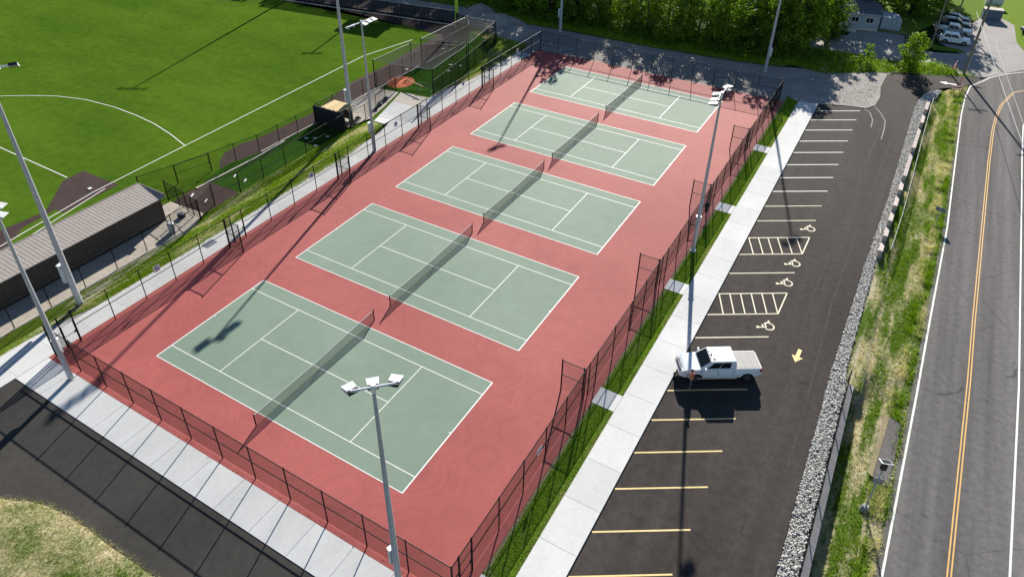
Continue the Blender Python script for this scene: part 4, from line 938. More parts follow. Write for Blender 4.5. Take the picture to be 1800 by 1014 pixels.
def car(name, label, cat, loc, rz, L_, W2, zb, belt, hood, roof, prof, cab, wheels, r, paint, lift=0.0, group=None, bed=None, win=None):
    """prof: upper outline of the lower body from tail to nose as (x, z); cab: (x rear bottom, x rear top, x front top, x front bottom)"""
    T = thing(name, label, cat, loc, rz, group)
    bot = []
    xr, xf = -L_/2, L_/2
    for wx in sorted(wheels):
        ra = r*1.16; bot.append([(wx+ra*math.cos(t), max(zb, r+lift+ra*math.sin(t)*.98)) for t in [math.pi-math.pi*k/8 for k in range(9)]])
    low = [(xr+.12, zb+.06)] + [p for b in bot for p in b] + [(xf-.12, zb+.04)]
    out = low + prof[::-1]
    def shell(yo, yi, zb_in):
        pass
    n = len(out); vs = []
    def wy(x): t = abs(2*x/L_); return W2*(1-.10*max(0, t-.72)/.28)
    zmid = belt-.22
    for sgn in (-1, 1):
        for x, z in out: vs.append((x, sgn*(wy(x)-(.06*max(0, (z-zmid)/.3) if z > zmid else 0)), z))
    fs = [tuple(range(n)), tuple(range(2*n-1, n-1, -1))] + [((i+1) % n, i, n+i, n+(i+1) % n) for i in range(n)]
    m = MB(); m.add(vs, fs); body = m.build('body', paint, T, bevel=.045, seg=3)
    m = MB(); m.box(xr+.35, xf-.4, -W2*.78, W2*.78, zb-.05, r*1.6+lift); m.build('underbody', 'black_plastic', T)
    a, b, c, d = cab; ti, rt = .13, .12
    Bt = [(a, -W2+.07, belt-.02), (d, -W2+.07, belt-.02), (d, W2-.07, belt-.02), (a, W2-.07, belt-.02)]
    Tp = [(b, -W2+rt+.06, roof), (c, -W2+rt+.06, roof-.02), (c, W2-rt-.06, roof-.02), (b, W2-rt-.06, roof)]
    m = MB(); m.hexa(Bt, Tp); cabin = m.build('cabin', paint, T, bevel=.06, seg=3)
    def pane(nm, q, u0, u1, v0, v1, mt='car_glass'):
        lo, hi = qd(*q, u0, u1, v0, v1, .012); mm = MB(); mm.hexa(lo, hi); return mm.build(nm, mt, T)
    pane('windscreen', (Bt[1], Bt[2], Tp[2], Tp[1]), .07, .93, .10, .93)
    pane('rear_window', (Bt[3], Bt[0], Tp[0], Tp[3]), .1, .9, .25, .88)
    for q, fl in (((Bt[0], Bt[1], Tp[1], Tp[0]), 0), ((Bt[2], Bt[3], Tp[3], Tp[2]), 1)):
        for u0, u1 in (win or ((.10, .46), (.49, .84))):
            if fl: u0, u1 = 1-u1, 1-u0
            pane('side_window', q, u0, u1, .14, .86)
    for sgn in (-1, 1):
        y = sgn*(wy(xf)-.20)
        m = MB(); m.box(xf-.22, xf-.02, y-.17, y+.17, hood-.30, hood-.12); m.build('headlight', 'clear_lens', T, bevel=.02)
        y = sgn*(wy(xr)-.09); m = MB(); m.box(xr-.015, xr+.14, y-.08, y+.085, belt-.42, belt-.08); m.build('tail_light', 'red_lens', T, bevel=.015)
        m = MB(); m.obox((d-.32, sgn*(W2+.12), belt+.12), .13, .24, .24, 0); m.box(d-.36, d-.28, min(sgn*(W2-.1), sgn*(W2+.05)), max(sgn*(W2-.1), sgn*(W2+.05)), belt+.0, belt+.06); m.build('wing_mirror', 'black_plastic' if paint != 'car_white' else paint, T, bevel=.03)
        # door seams and handles
        for dx in (d-.12, (a+d)/2, a+.18):
            MB().box(dx-.006, dx+.006, min(sgn*(W2-.02), sgn*(W2+.004)), max(sgn*(W2-.02), sgn*(W2+.004)), zb+.12, belt-.05).build('door_seam', 'black_plastic', T)
        for dx in ((a+d)/2+.12, a+.32): MB().box(dx, dx+.18, min(sgn*(W2), sgn*(W2+.025)), max(sgn*(W2), sgn*(W2+.025)), belt-.19, belt-.15).build('door_handle', paint, T)
    MB().box(xf-.05, xf+.015, -W2*.55, W2*.55, hood-.42, hood-.14).build('grille', 'black_plastic', T)
    for x0, x1 in ((xr-.08, xr+.1), (xf-.1, xf+.07)): MB().box(x0, x1, -W2*.9, W2*.9, zb+.02, zb+.22).build('bumper', 'chrome' if bed else 'black_plastic', T, bevel=.04)
    for wx in wheels:
        for sgn in (-1, 1): wheel(T, wx, sgn*(W2-.13), r, .26, lift)
    if bed:
        x0, x1 = bed
        m = MB(); m.box(x0, x1, -W2+.12, W2-.12, belt-.03, belt+.045); cv = m.build('bed_cover', 'light_vinyl', T, bevel=.03)
        for k in (1, 2): xk = x0+(x1-x0)*k/3; MB().box(xk-.012, xk+.012, -W2+.14, W2-.14, belt+.044, belt+.052).build('cover_seam', 'sign_grey', cv)
        for sgn in (-1, 1): MB().box(x0, x1, min(sgn*(W2-.13), sgn*(W2-.06)), max(sgn*(W2-.13), sgn*(W2-.06)), belt-.02, belt+.03).build('bed_rail', paint, T)
        MB().box(-1.2, 1.75, -W2-.05, W2+.05, zb-.07, zb-.01).build('side_step', 'chrome', T, bevel=.02)
        MB().box(d-1.0, d-.92, -.03, .03, roof-.02, roof+.08).build('aerial', 'black_plastic', T)
        MB().box(c-.35, c-.2, .42, .56, roof-.03, roof+.02).build('roof_marker', 'black_plastic', T)
        for sgn in (-.35, 0, .35): MB().box(c-.06, c-.01, sgn-.06, sgn+.06, roof-.04, roof+.015).build('roof_marker', 'amber', T)
        for sgn in (-1, 1): MB().box(xf-1.35, d-.0, min(sgn*.62, sgn*.645), max(sgn*.62, sgn*.645), hood+.012, hood+.02).build('hood_crease', paint, T)
        MB().box(xr-.03, xr+.0, -.26, .26, zb+.28, zb+.42).build('number_plate', 'sign_white', T)
        MB().box(xr-.022, xr+.01, -W2*.8, W2*.8, belt-.10, belt-.085).build('tailgate_seam', 'black_plastic', T)
    return T
truck = car('pickup_truck', 'large white four door pickup truck with pale bed cover parked across the stall lines', 'pickup truck', (37.9, 20.72, Z0), math.atan2(-3.25, -5.2),
    6.05, 1.0, .52, 1.34, 1.26, 1.98, [(-3.02, .70), (-3.02, 1.33), (-1.05, 1.34), (1.32, 1.33), (1.66, 1.31), (2.4, 1.27), (2.72, 1.21), (2.90, 1.11), (3.0, .95), (3.02, .72)], (-1.10, -1.0, .86, 1.66), (-1.98, 1.86), .42, 'car_white', .0, bed=(-2.93, -1.16), win=((.19, .50), (.52, .84)))
pk = 'cars parked side by side beyond the back lane'
sP = lambda L_, z, h: [(-L_/2, z-.45), (-L_/2+.02, z-.02), (-L_/2+.25, z), (L_*.16, z), (L_*.22, z-.02), (L_/2-.3, h-.06), (L_/2-.03, h-.28), (L_/2, h-.5)]
zc = -.02
A_ = R(4)
p0 = (49.71, 112.99)
car('parked_car', 'white sport utility car parked nearest the back lane', 'car', (*(49.82, 114.34), zc), R(3), 4.6, .92, .28, 1.05, 1.02, 1.66, sP(4.6, 1.05, 1.02), (-2.1, -1.75, .35, 1.15), (-1.38, 1.42), .35, 'car_white', group=pk)
car('parked_pickup', 'silver grey pickup truck parked between the white car and the dark cars', 'pickup truck', (*(49.34, 119.02), zc), R(1), 5.7, .97, .42, 1.18, 1.12, 1.84, [(-2.82, .7), (-2.82, 1.17), (-1.0, 1.18), (1.3, 1.17), (2.6, 1.08), (2.82, .95), (2.84, .7)], (-1.0, -.85, .5, 1.4), (-1.85, 1.78), .40, 'car_silver', group=pk, win=((.08, .46), (.5, .84)))
car('parked_car', 'dark charcoal sport utility car parked second from the top of the row', 'car', (*(49.39, 123.63), zc), R(0), 4.8, .93, .28, 1.05, 1.02, 1.68, sP(4.8, 1.05, 1.02), (-2.2, -1.85, .35, 1.2), (-1.45, 1.45), .36, 'car_charcoal', group=pk)
car('parked_car', 'black sedan parked farthest from the lane at the top of the row', 'car', (*(49.23, 127.22), zc), R(-1), 4.9, .92, .25, .95, .92, 1.46, sP(4.9, .95, .92), (-2.0, -1.1, .30, 1.25), (-1.45, 1.5), .34, 'car_black', group=pk)

# ================================================================== PEOPLE
def skinned(name, joints, edges, mat, parent, sub=2):
    me = bpy.data.meshes.new(name); me.from_pydata([j[:3] for j in joints], edges, []); me.materials.append(MATS[mat])
    o = bpy.data.objects.new(name, me); COL.objects.link(o); o.parent = parent
    bm = bmesh.new(); bm.from_mesh(me); ly = bm.verts.layers.skin.verify(); bm.verts.ensure_lookup_table()
    for i, j in enumerate(joints): bm.verts[i][ly].radius = (j[3], j[4] if len(j) > 4 else j[3]); bm.verts[i][ly].use_root = (i == 0)
    bm.to_mesh(me); bm.free()
    md_ = o.modifiers.new('skin', 'SKIN'); md_.use_smooth_shade = True
    s_ = o.modifiers.new('sub', 'SUBSURF'); s_.levels = sub; s_.render_levels = sub
    return o
T = thing('person', 'person in orange safety vest and dark trousers standing beside the white pickup', 'person', (*(36.65, 18.24), Z0), R(100))
# faces +Y of the local frame turned by rz; head bowed, forearms raised in front holding a small controller
J = [(0, 0, .98, .15, .11), (0, .01, 1.12, .14, .10), (0, .02, 1.30, .165, .11), (0, .02, 1.44, .12, .09), (0, .035, 1.53, .055), (0, .06, 1.60, .07, .075), (0, .085, 1.69, .085, .10), (0, .08, 1.775, .07, .08),
     (-.20, .02, 1.42, .062), (-.27, -.01, 1.17, .046), (-.16, .22, 1.10, .036), (-.12, .29, 1.12, .026),
     (.20, .02, 1.42, .062), (.27, -.01, 1.17, .046), (.16, .22, 1.10, .036), (.12, .29, 1.12, .026),
     (-.10, 0, .88, .10), (-.12, .03, .50, .068), (-.13, 0, .09, .045), (-.13, .15, .045, .045, .035),
     (.10, 0, .88, .10), (.13, .0, .50, .068), (.15, -.05, .09, .045), (.15, .10, .045, .045, .035)]
Ed = [(0, 1), (1, 2), (2, 3), (3, 4), (4, 5), (5, 6), (6, 7), (3, 8), (8, 9), (9, 10), (10, 11), (3, 12), (12, 13), (13, 14), (14, 15), (0, 16), (16, 17), (17, 18), (18, 19), (0, 20), (20, 21), (21, 22), (22, 23)]
for sgn, base in ((-1, 11), (1, 15)):
    hx = .12*sgn
    for k, (dx, dy, dz, ln_f) in enumerate(((.035*sgn, .03, .012, .055), (.035*sgn, .035, .0, .065), (.032*sgn, .035, -.012, .06), (.027*sgn, .03, -.025, .045), (-.03*sgn, .02, .02, .04))):
        i = len(J); J.append((hx+dx*.5, .315+dy*.3, 1.12+dz, .010)); J.append((hx+dx*.5-.02*sgn, .315+dy*.3+ln_f*.6, 1.13+dz, .008)); Ed += [(base, i), (i, i+1)]
skinned('body', J, Ed, 'skin', T)
skinned('shirt', [(0, 0, 1.0, .165, .12), (0, .01, 1.12, .155, .115), (0, .02, 1.30, .178, .122), (0, .02, 1.44, .12, .10), (-.20, .02, 1.42, .085), (-.27, -.01, 1.17, .068), (.20, .02, 1.42, .085), (.27, -.01, 1.17, .068)], [(0, 1), (1, 2), (2, 3), (3, 4), (4, 5), (3, 6), (6, 7)], 'shirt_grey', T)
skinned('vest', [(0, 0, .98, .205, .155), (0, .01, 1.12, .20, .15), (0, .02, 1.30, .225, .16), (0, .02, 1.43, .17, .13), (-.15, .02, 1.44, .07), (.15, .02, 1.44, .07)], [(0, 1), (1, 2), (2, 3), (3, 4), (3, 5)], 'vest_orange', T)
skinned('vest_band', [(0, .005, 1.06, .208, .158), (0, .008, 1.10, .208, .158)], [(0, 1)], 'vest_stripe', T, 1)
skinned('trousers', [(0, 0, .97, .16, .12), (-.10, 0, .86, .112), (-.12, .03, .50, .082), (-.13, 0, .13, .062), (.10, 0, .86, .112), (.13, 0, .50, .082), (.15, -.05, .13, .062)], [(0, 1), (1, 2), (2, 3), (0, 4), (4, 5), (5, 6)], 'trousers', T)
for x, y in ((-.13, .06), (.15, .01)): MB().hexa([(x-.05, y-.11, 0), (x+.05, y-.11, 0), (x+.055, y+.17, 0), (x-.055, y+.17, 0)], [(x-.045, y-.1, .12), (x+.045, y-.1, .12), (x+.045, y+.12, .07), (x-.045, y+.12, .07)]).build('boot', 'boots', T, bevel=.02)
m = MB(); m.ball((0, .055, 1.745), .108, 12, 8, (.92, 1.08, .95)); m.build('hair', 'hair', T, smooth=True)
MB().ball((0, .185, 1.685), .018, 6, 4).build('nose', 'skin', T)
for sx in (-.035, .035): MB().ball((sx, .168, 1.715), .012, 6, 4).build('eye', 'black_plastic', T)
MB().box(-.03, .03, .165, .176, 1.645, 1.652).build('mouth', 'red_lens', T)
for sx in (-.095, .095): MB().ball((sx, .06, 1.69), .025, 6, 4, (.5, 1, 1.4)).build('ear', 'skin', T)
T2 = thing('remote_controller', 'small dark controller held in both hands by the person in the orange vest', 'controller', (0, 0, 0)); 
MB().box(-.09, .09, -.05, .05, -.015, .02).build('case', 'black_plastic', T2, bevel=.008); MB().box(-.07, .07, -.035, .035, .0205, .024).build('screen', 'solar_cell', T2)
_c = Matrix.Rotation(R(100), 3, 'Z') @ Vector((0, .345, 1.14)); _b = (36.65, 18.24); T2.location = (_b[0]+_c.x, _b[1]+_c.y, Z0+_c.z); T2.rotation_euler = (R(20), 0, R(100))

# ================================================================== ROADSIDE THINGS
def zg(x, y): return float(zverge(np.array([x]), np.array([y]))[0])
b = (49.45, 14.2); zb_ = zg(*b)
T = thing('solar_sign_pole', 'thin grey post with tilted solar panel on a concrete footing in the ditch grass', 'solar pole', (b[0], b[1], zb_), 0)
m = MB(); m.tube((0, 0, -.3), (0, 0, .42), .38, .20, n=18); m.build('footing', 'wall_concrete', T, bevel=.03)
m = MB(); m.tube((0, 0, .3), (0, 0, 4.4), .055, n=10); m.build('post', 'galvanised', T)
MB().obox((0, .05, 4.62), .62, .72, .04, R(20), (R(-28), 0, 0)).build('panel_frame', 'white_enamel', T); MB().obox((.012, .06, 4.648), .52, .60, .02, R(20), (R(-28), 0, 0)).build('solar_cells', 'solar_cell', T)
MB().obox((0, .0, 4.2), .34, .22, .42, R(20)).build('battery_box', 'black_plastic', T, bevel=.02)
MB().obox((.02, -.1, 3.0), .6, .03, .5, R(14)).build('sign_plate', 'wall_concrete', T)
b = (51.0, 52.7); T = thing('road_sign', 'dark backed rectangular road sign on a leaning post at the edge of the road', 'road sign', (b[0], b[1], zg(*b)))
m = MB(); m.tube((0, 0, -.2), (0, .0, 1.9), .035, n=8); m.build('post', 'galvanised', T); MB().obox((0, .05, 1.65), .9, .02, .5, R(-8)).build('sign_plate', 'sign_grey', T); MB().obox((0, .065, 1.65), .84, .01, .44, R(-8)).build('sign_face', 'sign_white', T)
def barricade(p, z, rz, label):
    T = thing('safety_barricade', label, 'barricade', (*p, z), rz, 'orange barricades at the driveway mouth')
    for s in (-.55, .55):
        m = MB(); m.tube((s, -.28, 0), (s, 0, 1.15), .03, n=6); m.build('leg', 'safety_orange', T); m = MB(); m.tube((s, .28, 0), (s, 0, 1.15), .03, n=6); m.build('leg', 'safety_orange', T)
    for z_ in (.55, .95):
        bd = MB().box(-.75, .75, -.03, .03, z_-.10, z_+.10).build('board', 'sign_white', T)
        for k in range(4): MB().hexa([(-.72+k*.38, -.034, z_-.1), (-.56+k*.38, -.034, z_-.1), (-.56+k*.38, .034, z_-.1), (-.72+k*.38, .034, z_-.1)], [(-.60+k*.38, -.034, z_+.1), (-.44+k*.38, -.034, z_+.1), (-.44+k*.38, .034, z_+.1), (-.60+k*.38, .034, z_+.1)]).build('stripe', 'safety_orange', bd)
    m = MB(); m.tube((.55, 0, 1.15), (.55, 0, 1.2), .06, n=8); m.ball((.55, 0, 1.27), .08, 8, 5); m.build('warning_lamp', 'amber', T)
    return T
barricade((51.23, 91.45), -.1, R(25), 'orange and white barricade on the grass corner below the white arrow')
barricade((50.44, 100.66), -.04, R(80), 'orange barricade standing in the weeds left of the wooden utility pole')
T = thing('delineator_post', 'bent orange flexible post standing between the two barricades', 'marker post', (*(51.45, 94.71), -.05))
m = MB(); m.tube((0, 0, 0), (.08, .05, .9), .05, n=8); m.tube((.08, .05, .9), (.25, .1, 1.25), .05, .06, n=8); m.build('post', 'safety_orange', T); m = MB(); m.tube((0, 0, 0), (0, 0, .06), .18, n=10); m.build('base', 'black_rubber', T)
T = thing('street_sign', 'thin grey sign post with T shaped top at the tip of the grass bank', 'sign', (*(52.12, 100.64), -.04), 0)
m = MB(); m.tube((0, 0, -.1), (0, 0, 2.75), .035, n=8); m.build('post', 'galvanised', T); MB().obox((0, 0, 2.8), .95, .03, .2, R(-5)).build('name_plate', 'sign_grey', T)

# utility poles and their wires
def upole(p, h, label, lean=(0, 0), arm=True, r=.17):
    T = thing('utility_pole', label, 'utility pole', (*p, -.05), 0, 'wooden utility poles')
    top = Vector((lean[0], lean[1], h)); m = MB(); m.tube((0, 0, -.4), top*.5, r, r*.85, n=10); m.tube(top*.5, top, r*.85, r*.65, n=10); m.build('shaft', 'utility_wood', T)
    if arm:
        m = MB(); m.obox(tuple(top+Vector((0, 0, -.5))), 2.4, .1, .12, R(20)); m.build('crossarm', 'utility_wood', T)
        for s in (-1, -.3, .4, 1): m = MB(); q = top+Vector((s*math.cos(R(20)), s*math.sin(R(20)), -.36)); m.tube(q-Vector((0, 0, .08)), q+Vector((0, 0, .08)), .05, .03, n=6); m.build('insulator', 'sign_grey', T)
    return Vector((p[0], p[1], -.05))+top
u1 = upole((51.83, 99.88), 13.0, 'tall brown utility pole on the tip of the grass bank by the side road', r=.20)
u2 = upole((46.68, 110.45), 12.5, 'utility pole standing left of the parked white car', r=.15)
u3 = upole((49.6, 128), 12.0, 'utility pole behind the parked cars at the top of the picture', arm=False, r=.14)
u4 = Vector((66, 60, 11.5)); u5 = Vector((8, 118, 12))
def wire(a, b, sag, label, r=.02):
    m = MB(); N = 14; q = [a.lerp(b, k/N)-Vector((0, 0, sag*4*(k/N)*(1-k/N))) for k in range(N+1)]
    for k in range(N): m.tube(q[k], q[k+1], r, n=4, caps=False)
    tag(m.build('overhead_wire', 'wire_grey'), label, 'wire', 'overhead wires between the utility poles')
wq = lambda a, b, z: (Vector((*a, z)), Vector((*b, z)))
_a, _b = wq((51.75, 89.82), (54.33, 66.66), 9); wire(_a+(_a-_b)*.45, _b+(_b-_a)*1.5, .1, 'pale overhead wire crossing the road bend from the tall pole, left one', .03)
_a, _b = wq((53.97, 78.05), (55.66, 61.40), 9); wire(_a+(_a-_b)*.6, _b+(_b-_a)*1.2, .1, 'pale overhead wire crossing the road bend from the tall pole, right one', .024)
wire(u1+Vector((0, 0, -1.3)), u3+Vector((0, 0, -1.2)), 1.1, 'sagging overhead wire above the parked cars', .022)
wire(u1+Vector((0, 0, -.5)), u2+Vector((0, 0, -.5)), .5, 'overhead wire running from the tall pole to the pole left of the white car')
wire(u2+Vector((0, 0, -2.2)), Vector((12, 112, 9.5)), 1.0, 'thin overhead wire passing in front of the house toward the wood')

# far right corner: bins and lawn things
T = thing('storage_container', 'dark blue container with a pale rusty top standing at the edge of the far lawn', 'container', (*(55.05, 131.68), -.01), R(8))
MB().box(-1.5, 1.5, 0, 1.7, 0, 1.75).build('body', 'bin_blue', T, bevel=.04); MB().box(-1.55, 1.55, -.05, 1.75, 1.75, 1.86).build('lid', 'rust_top', T, bevel=.02)
for k in range(5): MB().box(-1.3+.6*k, -1.2+.6*k, -.04, .0, .1, 1.65).build('rib', 'bin_blue', T)
T = thing('storage_tank', 'pale blue tank partly hidden behind the utility pole at the top of the picture', 'tank', (*(55.14, 141.39), -.01), R(8))
m = MB(); m.tube((-1.4, 0, 1.1), (1.4, 0, 1.1), .95, n=18); m.build('drum', 'pole_paint', T, bevel=.05); 
for s in (-.9, .9): MB().box(s-.1, s+.1, -.6, .6, 0, .4).build('cradle', 'sign_grey', T)
T = thing('garden_cart', 'small grey cart with a pale handle at the right edge beside the lawn', 'cart', (*(60.16, 126.89), 0), R(20))
MB().box(-.7, .7, -.5, .5, .35, .95).build('body', 'sign_grey', T, bevel=.03); 
for s in (-.4, .4): m = MB(); m.tube((s, -.56, .28), (s, -.46, .28), .28, n=12); m.build('wheel', 'black_rubber', T)
m = MB(); m.tube((-.7, 0, .7), (-1.5, 0, 1.1), .03, n=6); m.build('handle', 'light_vinyl', T)

# house in the shade beyond the back lane
def uv2(q): return q
T = thing('mobile_home', 'long low pale blue house with dark flat roof in the shade of the wood', 'house', (32.2, 112.3, 0), R(12.5))
MB().box(0, 6.1, 0, 8.4, .3, 2.75).build('wall', 'house_siding', T)
rf = MB().hexa([(-.25, -.3, 2.75), (6.35, -.3, 2.75), (6.35, 8.6, 2.75), (-.25, 8.6, 2.75)], [(-.25, -.3, 2.85), (6.35, -.3, 2.85), (6.35, 4.2, 3.5), (-.25, 4.2, 3.5)]).build('roof', 'house_roof', T)
MB().hexa([(-.25, 4.2, 2.84), (6.35, 4.2, 2.84), (6.35, 8.6, 2.84), (-.25, 8.6, 2.84)], [(-.25, 4.2, 3.5), (6.35, 4.2, 3.5), (6.35, 8.6, 2.9), (-.25, 8.6, 2.9)]).build('back_slope', 'house_roof', rf)
MB().box(-.28, 6.38, -.36, -.3, 2.68, 2.88).build('eave', 'house_siding', rf)
MB().box(0, 6.1, -.02, 0.0, 0, .3).build('skirting', 'cream_panel', T)
for k in range(7): MB().box(0, 6.1, -.012, .002, .45+.32*k, .462+.32*k).build('siding_board', 'cream_panel', T)
for x in (1.6, 3.9):
    f = MB().box(x, x+1.2, -.05, -.005, 1.3, 2.2).build('window', 'white_enamel', T); MB().box(x+.07, x+.57, -.06, -.045, 1.37, 2.13).build('pane', 'car_glass', f); MB().box(x+.63, x+1.13, -.06, -.045, 1.37, 2.13).build('pane', 'car_glass', f)
MB().box(.2, 2.6, -1.5, -.05, 0, .5).build('porch', 'cream_panel', T); MB().box(.4, 1.2, -.06, -.012, .5, 2.5).build('door', 'white_enamel', T)
T = thing('small_greenhouse', 'small pale panelled lean-to at the right end of the shaded house', 'greenhouse', (38.35, 115.0, 0), R(12.5))
for k in range(4):
    for j in range(3): MB().hexa([(.02+.8*k, .02+1.3*j, 0), (.78+.8*k, .02+1.3*j, 0), (.78+.8*k, 1.28+1.3*j, 0), (.02+.8*k, 1.28+1.3*j, 0)], [(.02+.8*k, .02+1.3*j, 2.3-.12*k), (.78+.8*k, .02+1.3*j, 2.2-.12*k), (.78+.8*k, 1.28+1.3*j, 2.2-.12*k), (.02+.8*k, 1.28+1.3*j, 2.3-.12*k)]).build('panel', 'house_siding', T)
tm = thing('low_timber_edge', 'low timber edging around the paved yard in front of the shaded house', 'edging', (38.6, 111.6, 0), R(0))
for a, b in (((38.29, 115.17), (42.75, 114.52)), ((42.75, 114.52), (43.15, 108.23))):
    n = 3
    for k in range(n):
        p = Vector(a).lerp(Vector(b), k/n); q = Vector(a).lerp(Vector(b), (k+1)/n); d = (q-p); c = (p+q)/2
        MB().obox((c.x-38.6, c.y-111.6, .12), d.length-.03, .18, .3, math.atan2(d.y, d.x)).build('timber', 'utility_wood', tm)

# ================================================================== TREES AND PLANTS
def leaf_cloud(rng, cents, rads, nper, size, squash=.8):
    """many leaf-cluster quads spread through clumps, denser to the outside"""
    V = []
    for c, r_ in zip(cents, rads):
        n = int(nper*r_**1.7)+6; d = rng.normal(size=(n, 3)); d /= np.linalg.norm(d, axis=1)[:, None]
        rr = r_*rng.uniform(.30, 1.0, n)**.45*rng.uniform(.85, 1.18, n); p = c+d*rr[:, None]*np.array([1, 1, squash])
        nrm = d+rng.normal(0, .55, (n, 3))+np.array([0, 0, .35]); nrm /= np.linalg.norm(nrm, axis=1)[:, None]
        t = np.cross(nrm, rng.normal(size=(n, 3))); t /= np.linalg.norm(t, axis=1)[:, None]; b = np.cross(nrm, t); s = size*rng.uniform(.5, 1.4, n)[:, None]
        V.append(np.stack([p-t*s*.5, p+b*s*.34+nrm*s*.06, p+t*s*.55, p-b*s*.34+nrm*s*.06], 1))
    V = np.concatenate(V).reshape(-1, 3); return V, np.arange(len(V)).reshape(-1, 4)
def make_tree(seed, h, rad, label, cat='tree', name='tree', mat='leaf_deep', group=None, low=.12, nclump=38, nper=92, size=.38, shape='round', trunk=.22):
    rng = np.random.default_rng(seed); T = thing(name, label, cat, (0, 0, 0), 0, group); m = MB()
    top = Vector((rng.normal(0, .2), rng.normal(0, .2), h*.82)); prev = Vector((0, 0, -.3)); rp = trunk
    for k in range(1, 6):
        q = top*(k/5)+Vector((rng.normal(0, .12), rng.normal(0, .12), 0)); rn = trunk*(1-k/6.5); m.tube(prev, q, rp, rn, n=8, caps=(k == 5)); prev, rp = q, rn
    cents, rads = [], []
    for i in range(nclump):
        t = low+(1-low)*((i+.5)/nclump)
        if shape == 'round': pr = math.sin(math.pi*min(1, .16+.80*(t-low)/(1-low)))**.6
        elif shape == 'cone': pr = max(.12, (1-(t-low)/(1-low))**.75)*min(1, .6+3*(t-low))
        else: pr = math.sin(math.pi*(.10+.82*(t-low)/(1-low)))**.8
        a = i*2.399+rng.normal(0, .4); rr = rad*pr*rng.uniform(.35, .95); cr = rad*rng.uniform(.24, .44)*(.55+.45*pr)
        cents.append(np.array([rr*math.cos(a), rr*math.sin(a), h*t-cr*.4])); rads.append(cr)
        if i % 2 == 0:
            s = top*(max(.12, t-.18)); e = Vector(cents[-1]); m.tube(s, s.lerp(e, .55)+Vector((0, 0, .15)), trunk*.28*(1-t*.5), trunk*.17, n=5, caps=False); m.tube(s.lerp(e, .55)+Vector((0, 0, .15)), e, trunk*.17, trunk*.05, n=5, caps=False)
    m.build('trunk', 'tree_bark', T)
    V, F = leaf_cloud(rng, cents, rads, nper, size); quick('crown', V, F, mat, T)
    return T
WG = 'trees of the wood behind the gravel lane'
protos = [make_tree(11, 10.5, 3.4, 'x', group=WG), make_tree(12, 11.5, 3.0, 'x', group=WG, shape='oval', low=.05), make_tree(13, 9.5, 3.6, 'x', group=WG, low=.06, nper=95),
          make_tree(14, 11.0, 3.1, 'x', group=WG, mat='leaf_bright', low=.08, shape='oval'), make_tree(15, 8.0, 2.9, 'x', group=WG, mat='leaf_bright', low=.05, nclump=28)]
kinds = ['dense rounded dark tree', 'tall narrow dark tree', 'broad bushy dark tree', 'tall bright green tree', 'short bright green tree']
ORD = ['first', 'second', 'third', 'fourth', 'fifth', 'sixth', 'seventh', 'eighth', 'ninth', 'tenth', 'eleventh', 'twelfth', 'thirteenth', 'fourteenth', 'fifteenth', 'sixteenth', 'seventeenth', 'eighteenth', 'nineteenth', 'twentieth', 'last']
cnt = {}
used = [0]*5
def plant(k, x, y, s, lab_pos):
    if used[k] == 0: o = protos[k]
    else: o = dup(protos[k])
    used[k] += 1
    o.location = (x, y, -.05); o.rotation_euler = (0, 0, random.uniform(0, 6.28)); o.scale = (s*random.uniform(.92, 1.08), s*random.uniform(.92, 1.08), s)
    o['label'] = (f'{kinds[k]} {lab_pos}').replace(' ,', ','); return o
def wpos_(x, row):
    cnt[row] = cnt.get(row, 0)+1
    return f', {ORD[cnt[row]-1]} from the left in the {row} of the wood'
def hsc(x): return random.uniform(1.12, 1.24) if -20 < x < -6 else random.uniform(.74, .84) if x < 8 and x > -6 else random.uniform(.90, 1.0) if 0 < x < 24 else random.uniform(1.0, 1.12)
row1 = [(-74, 92.5, 3), (-67, 91.5, 1), (-60, 92, 2), (-53.5, 92.8, 0), (-46.5, 92, 4), (-40.5, 93, 3), (-34.5, 93.2, 2), (-28.6, 94.2, 1), (-22.5, 92.5, 4), (-17.5, 91.0, 3), (-12.8, 90.6, 4), (-8.2, 90.9, 1), (-3.8, 90.6, 0), (.6, 91.2, 3), (4.8, 91.0, 1), (9.2, 91.0, 2), (13.4, 91.8, 4), (17.8, 91.8, 3), (22.0, 92.8, 1), (25.8, 93.2, 0), (29.0, 95.6, 3)]
for x, y, k in row1: plant(k, x+random.uniform(-.5, .5), y+random.uniform(-.3, .5), hsc(x), wpos_(x, 'front row'))
row2 = [(-71, 99, 0), (-64, 99.5, 3), (-56, 99, 1), (-49, 98.8, 2), (-42, 99.6, 0), (-35.5, 100, 3), (-29, 100.5, 0), (-22, 99, 2), (-16, 97.6, 0), (-10.5, 97, 3), (-5.5, 97.2, 2), (-.5, 97.5, 1), (4.5, 97.5, 3), (9.5, 97.8, 0), (14.5, 98.2, 3), (19.5, 98.8, 2), (24, 99.6, 3)]
for x, y, k in row2: plant(k, x+random.uniform(-.7, .7), y+random.uniform(-.6, .6), hsc(x)*1.06, wpos_(x, 'second row'))
row3 = [(x, 106.5+random.uniform(-1, 1), k) for x, k in zip(range(-66, 27, 8), (2, 0, 3, 1, 0, 2, 3, 0, 1, 3, 0, 2))]
for x, y, k in row3: plant(k, x+random.uniform(-1, 1), y, hsc(x)*1.18, wpos_(x, 'back row'))
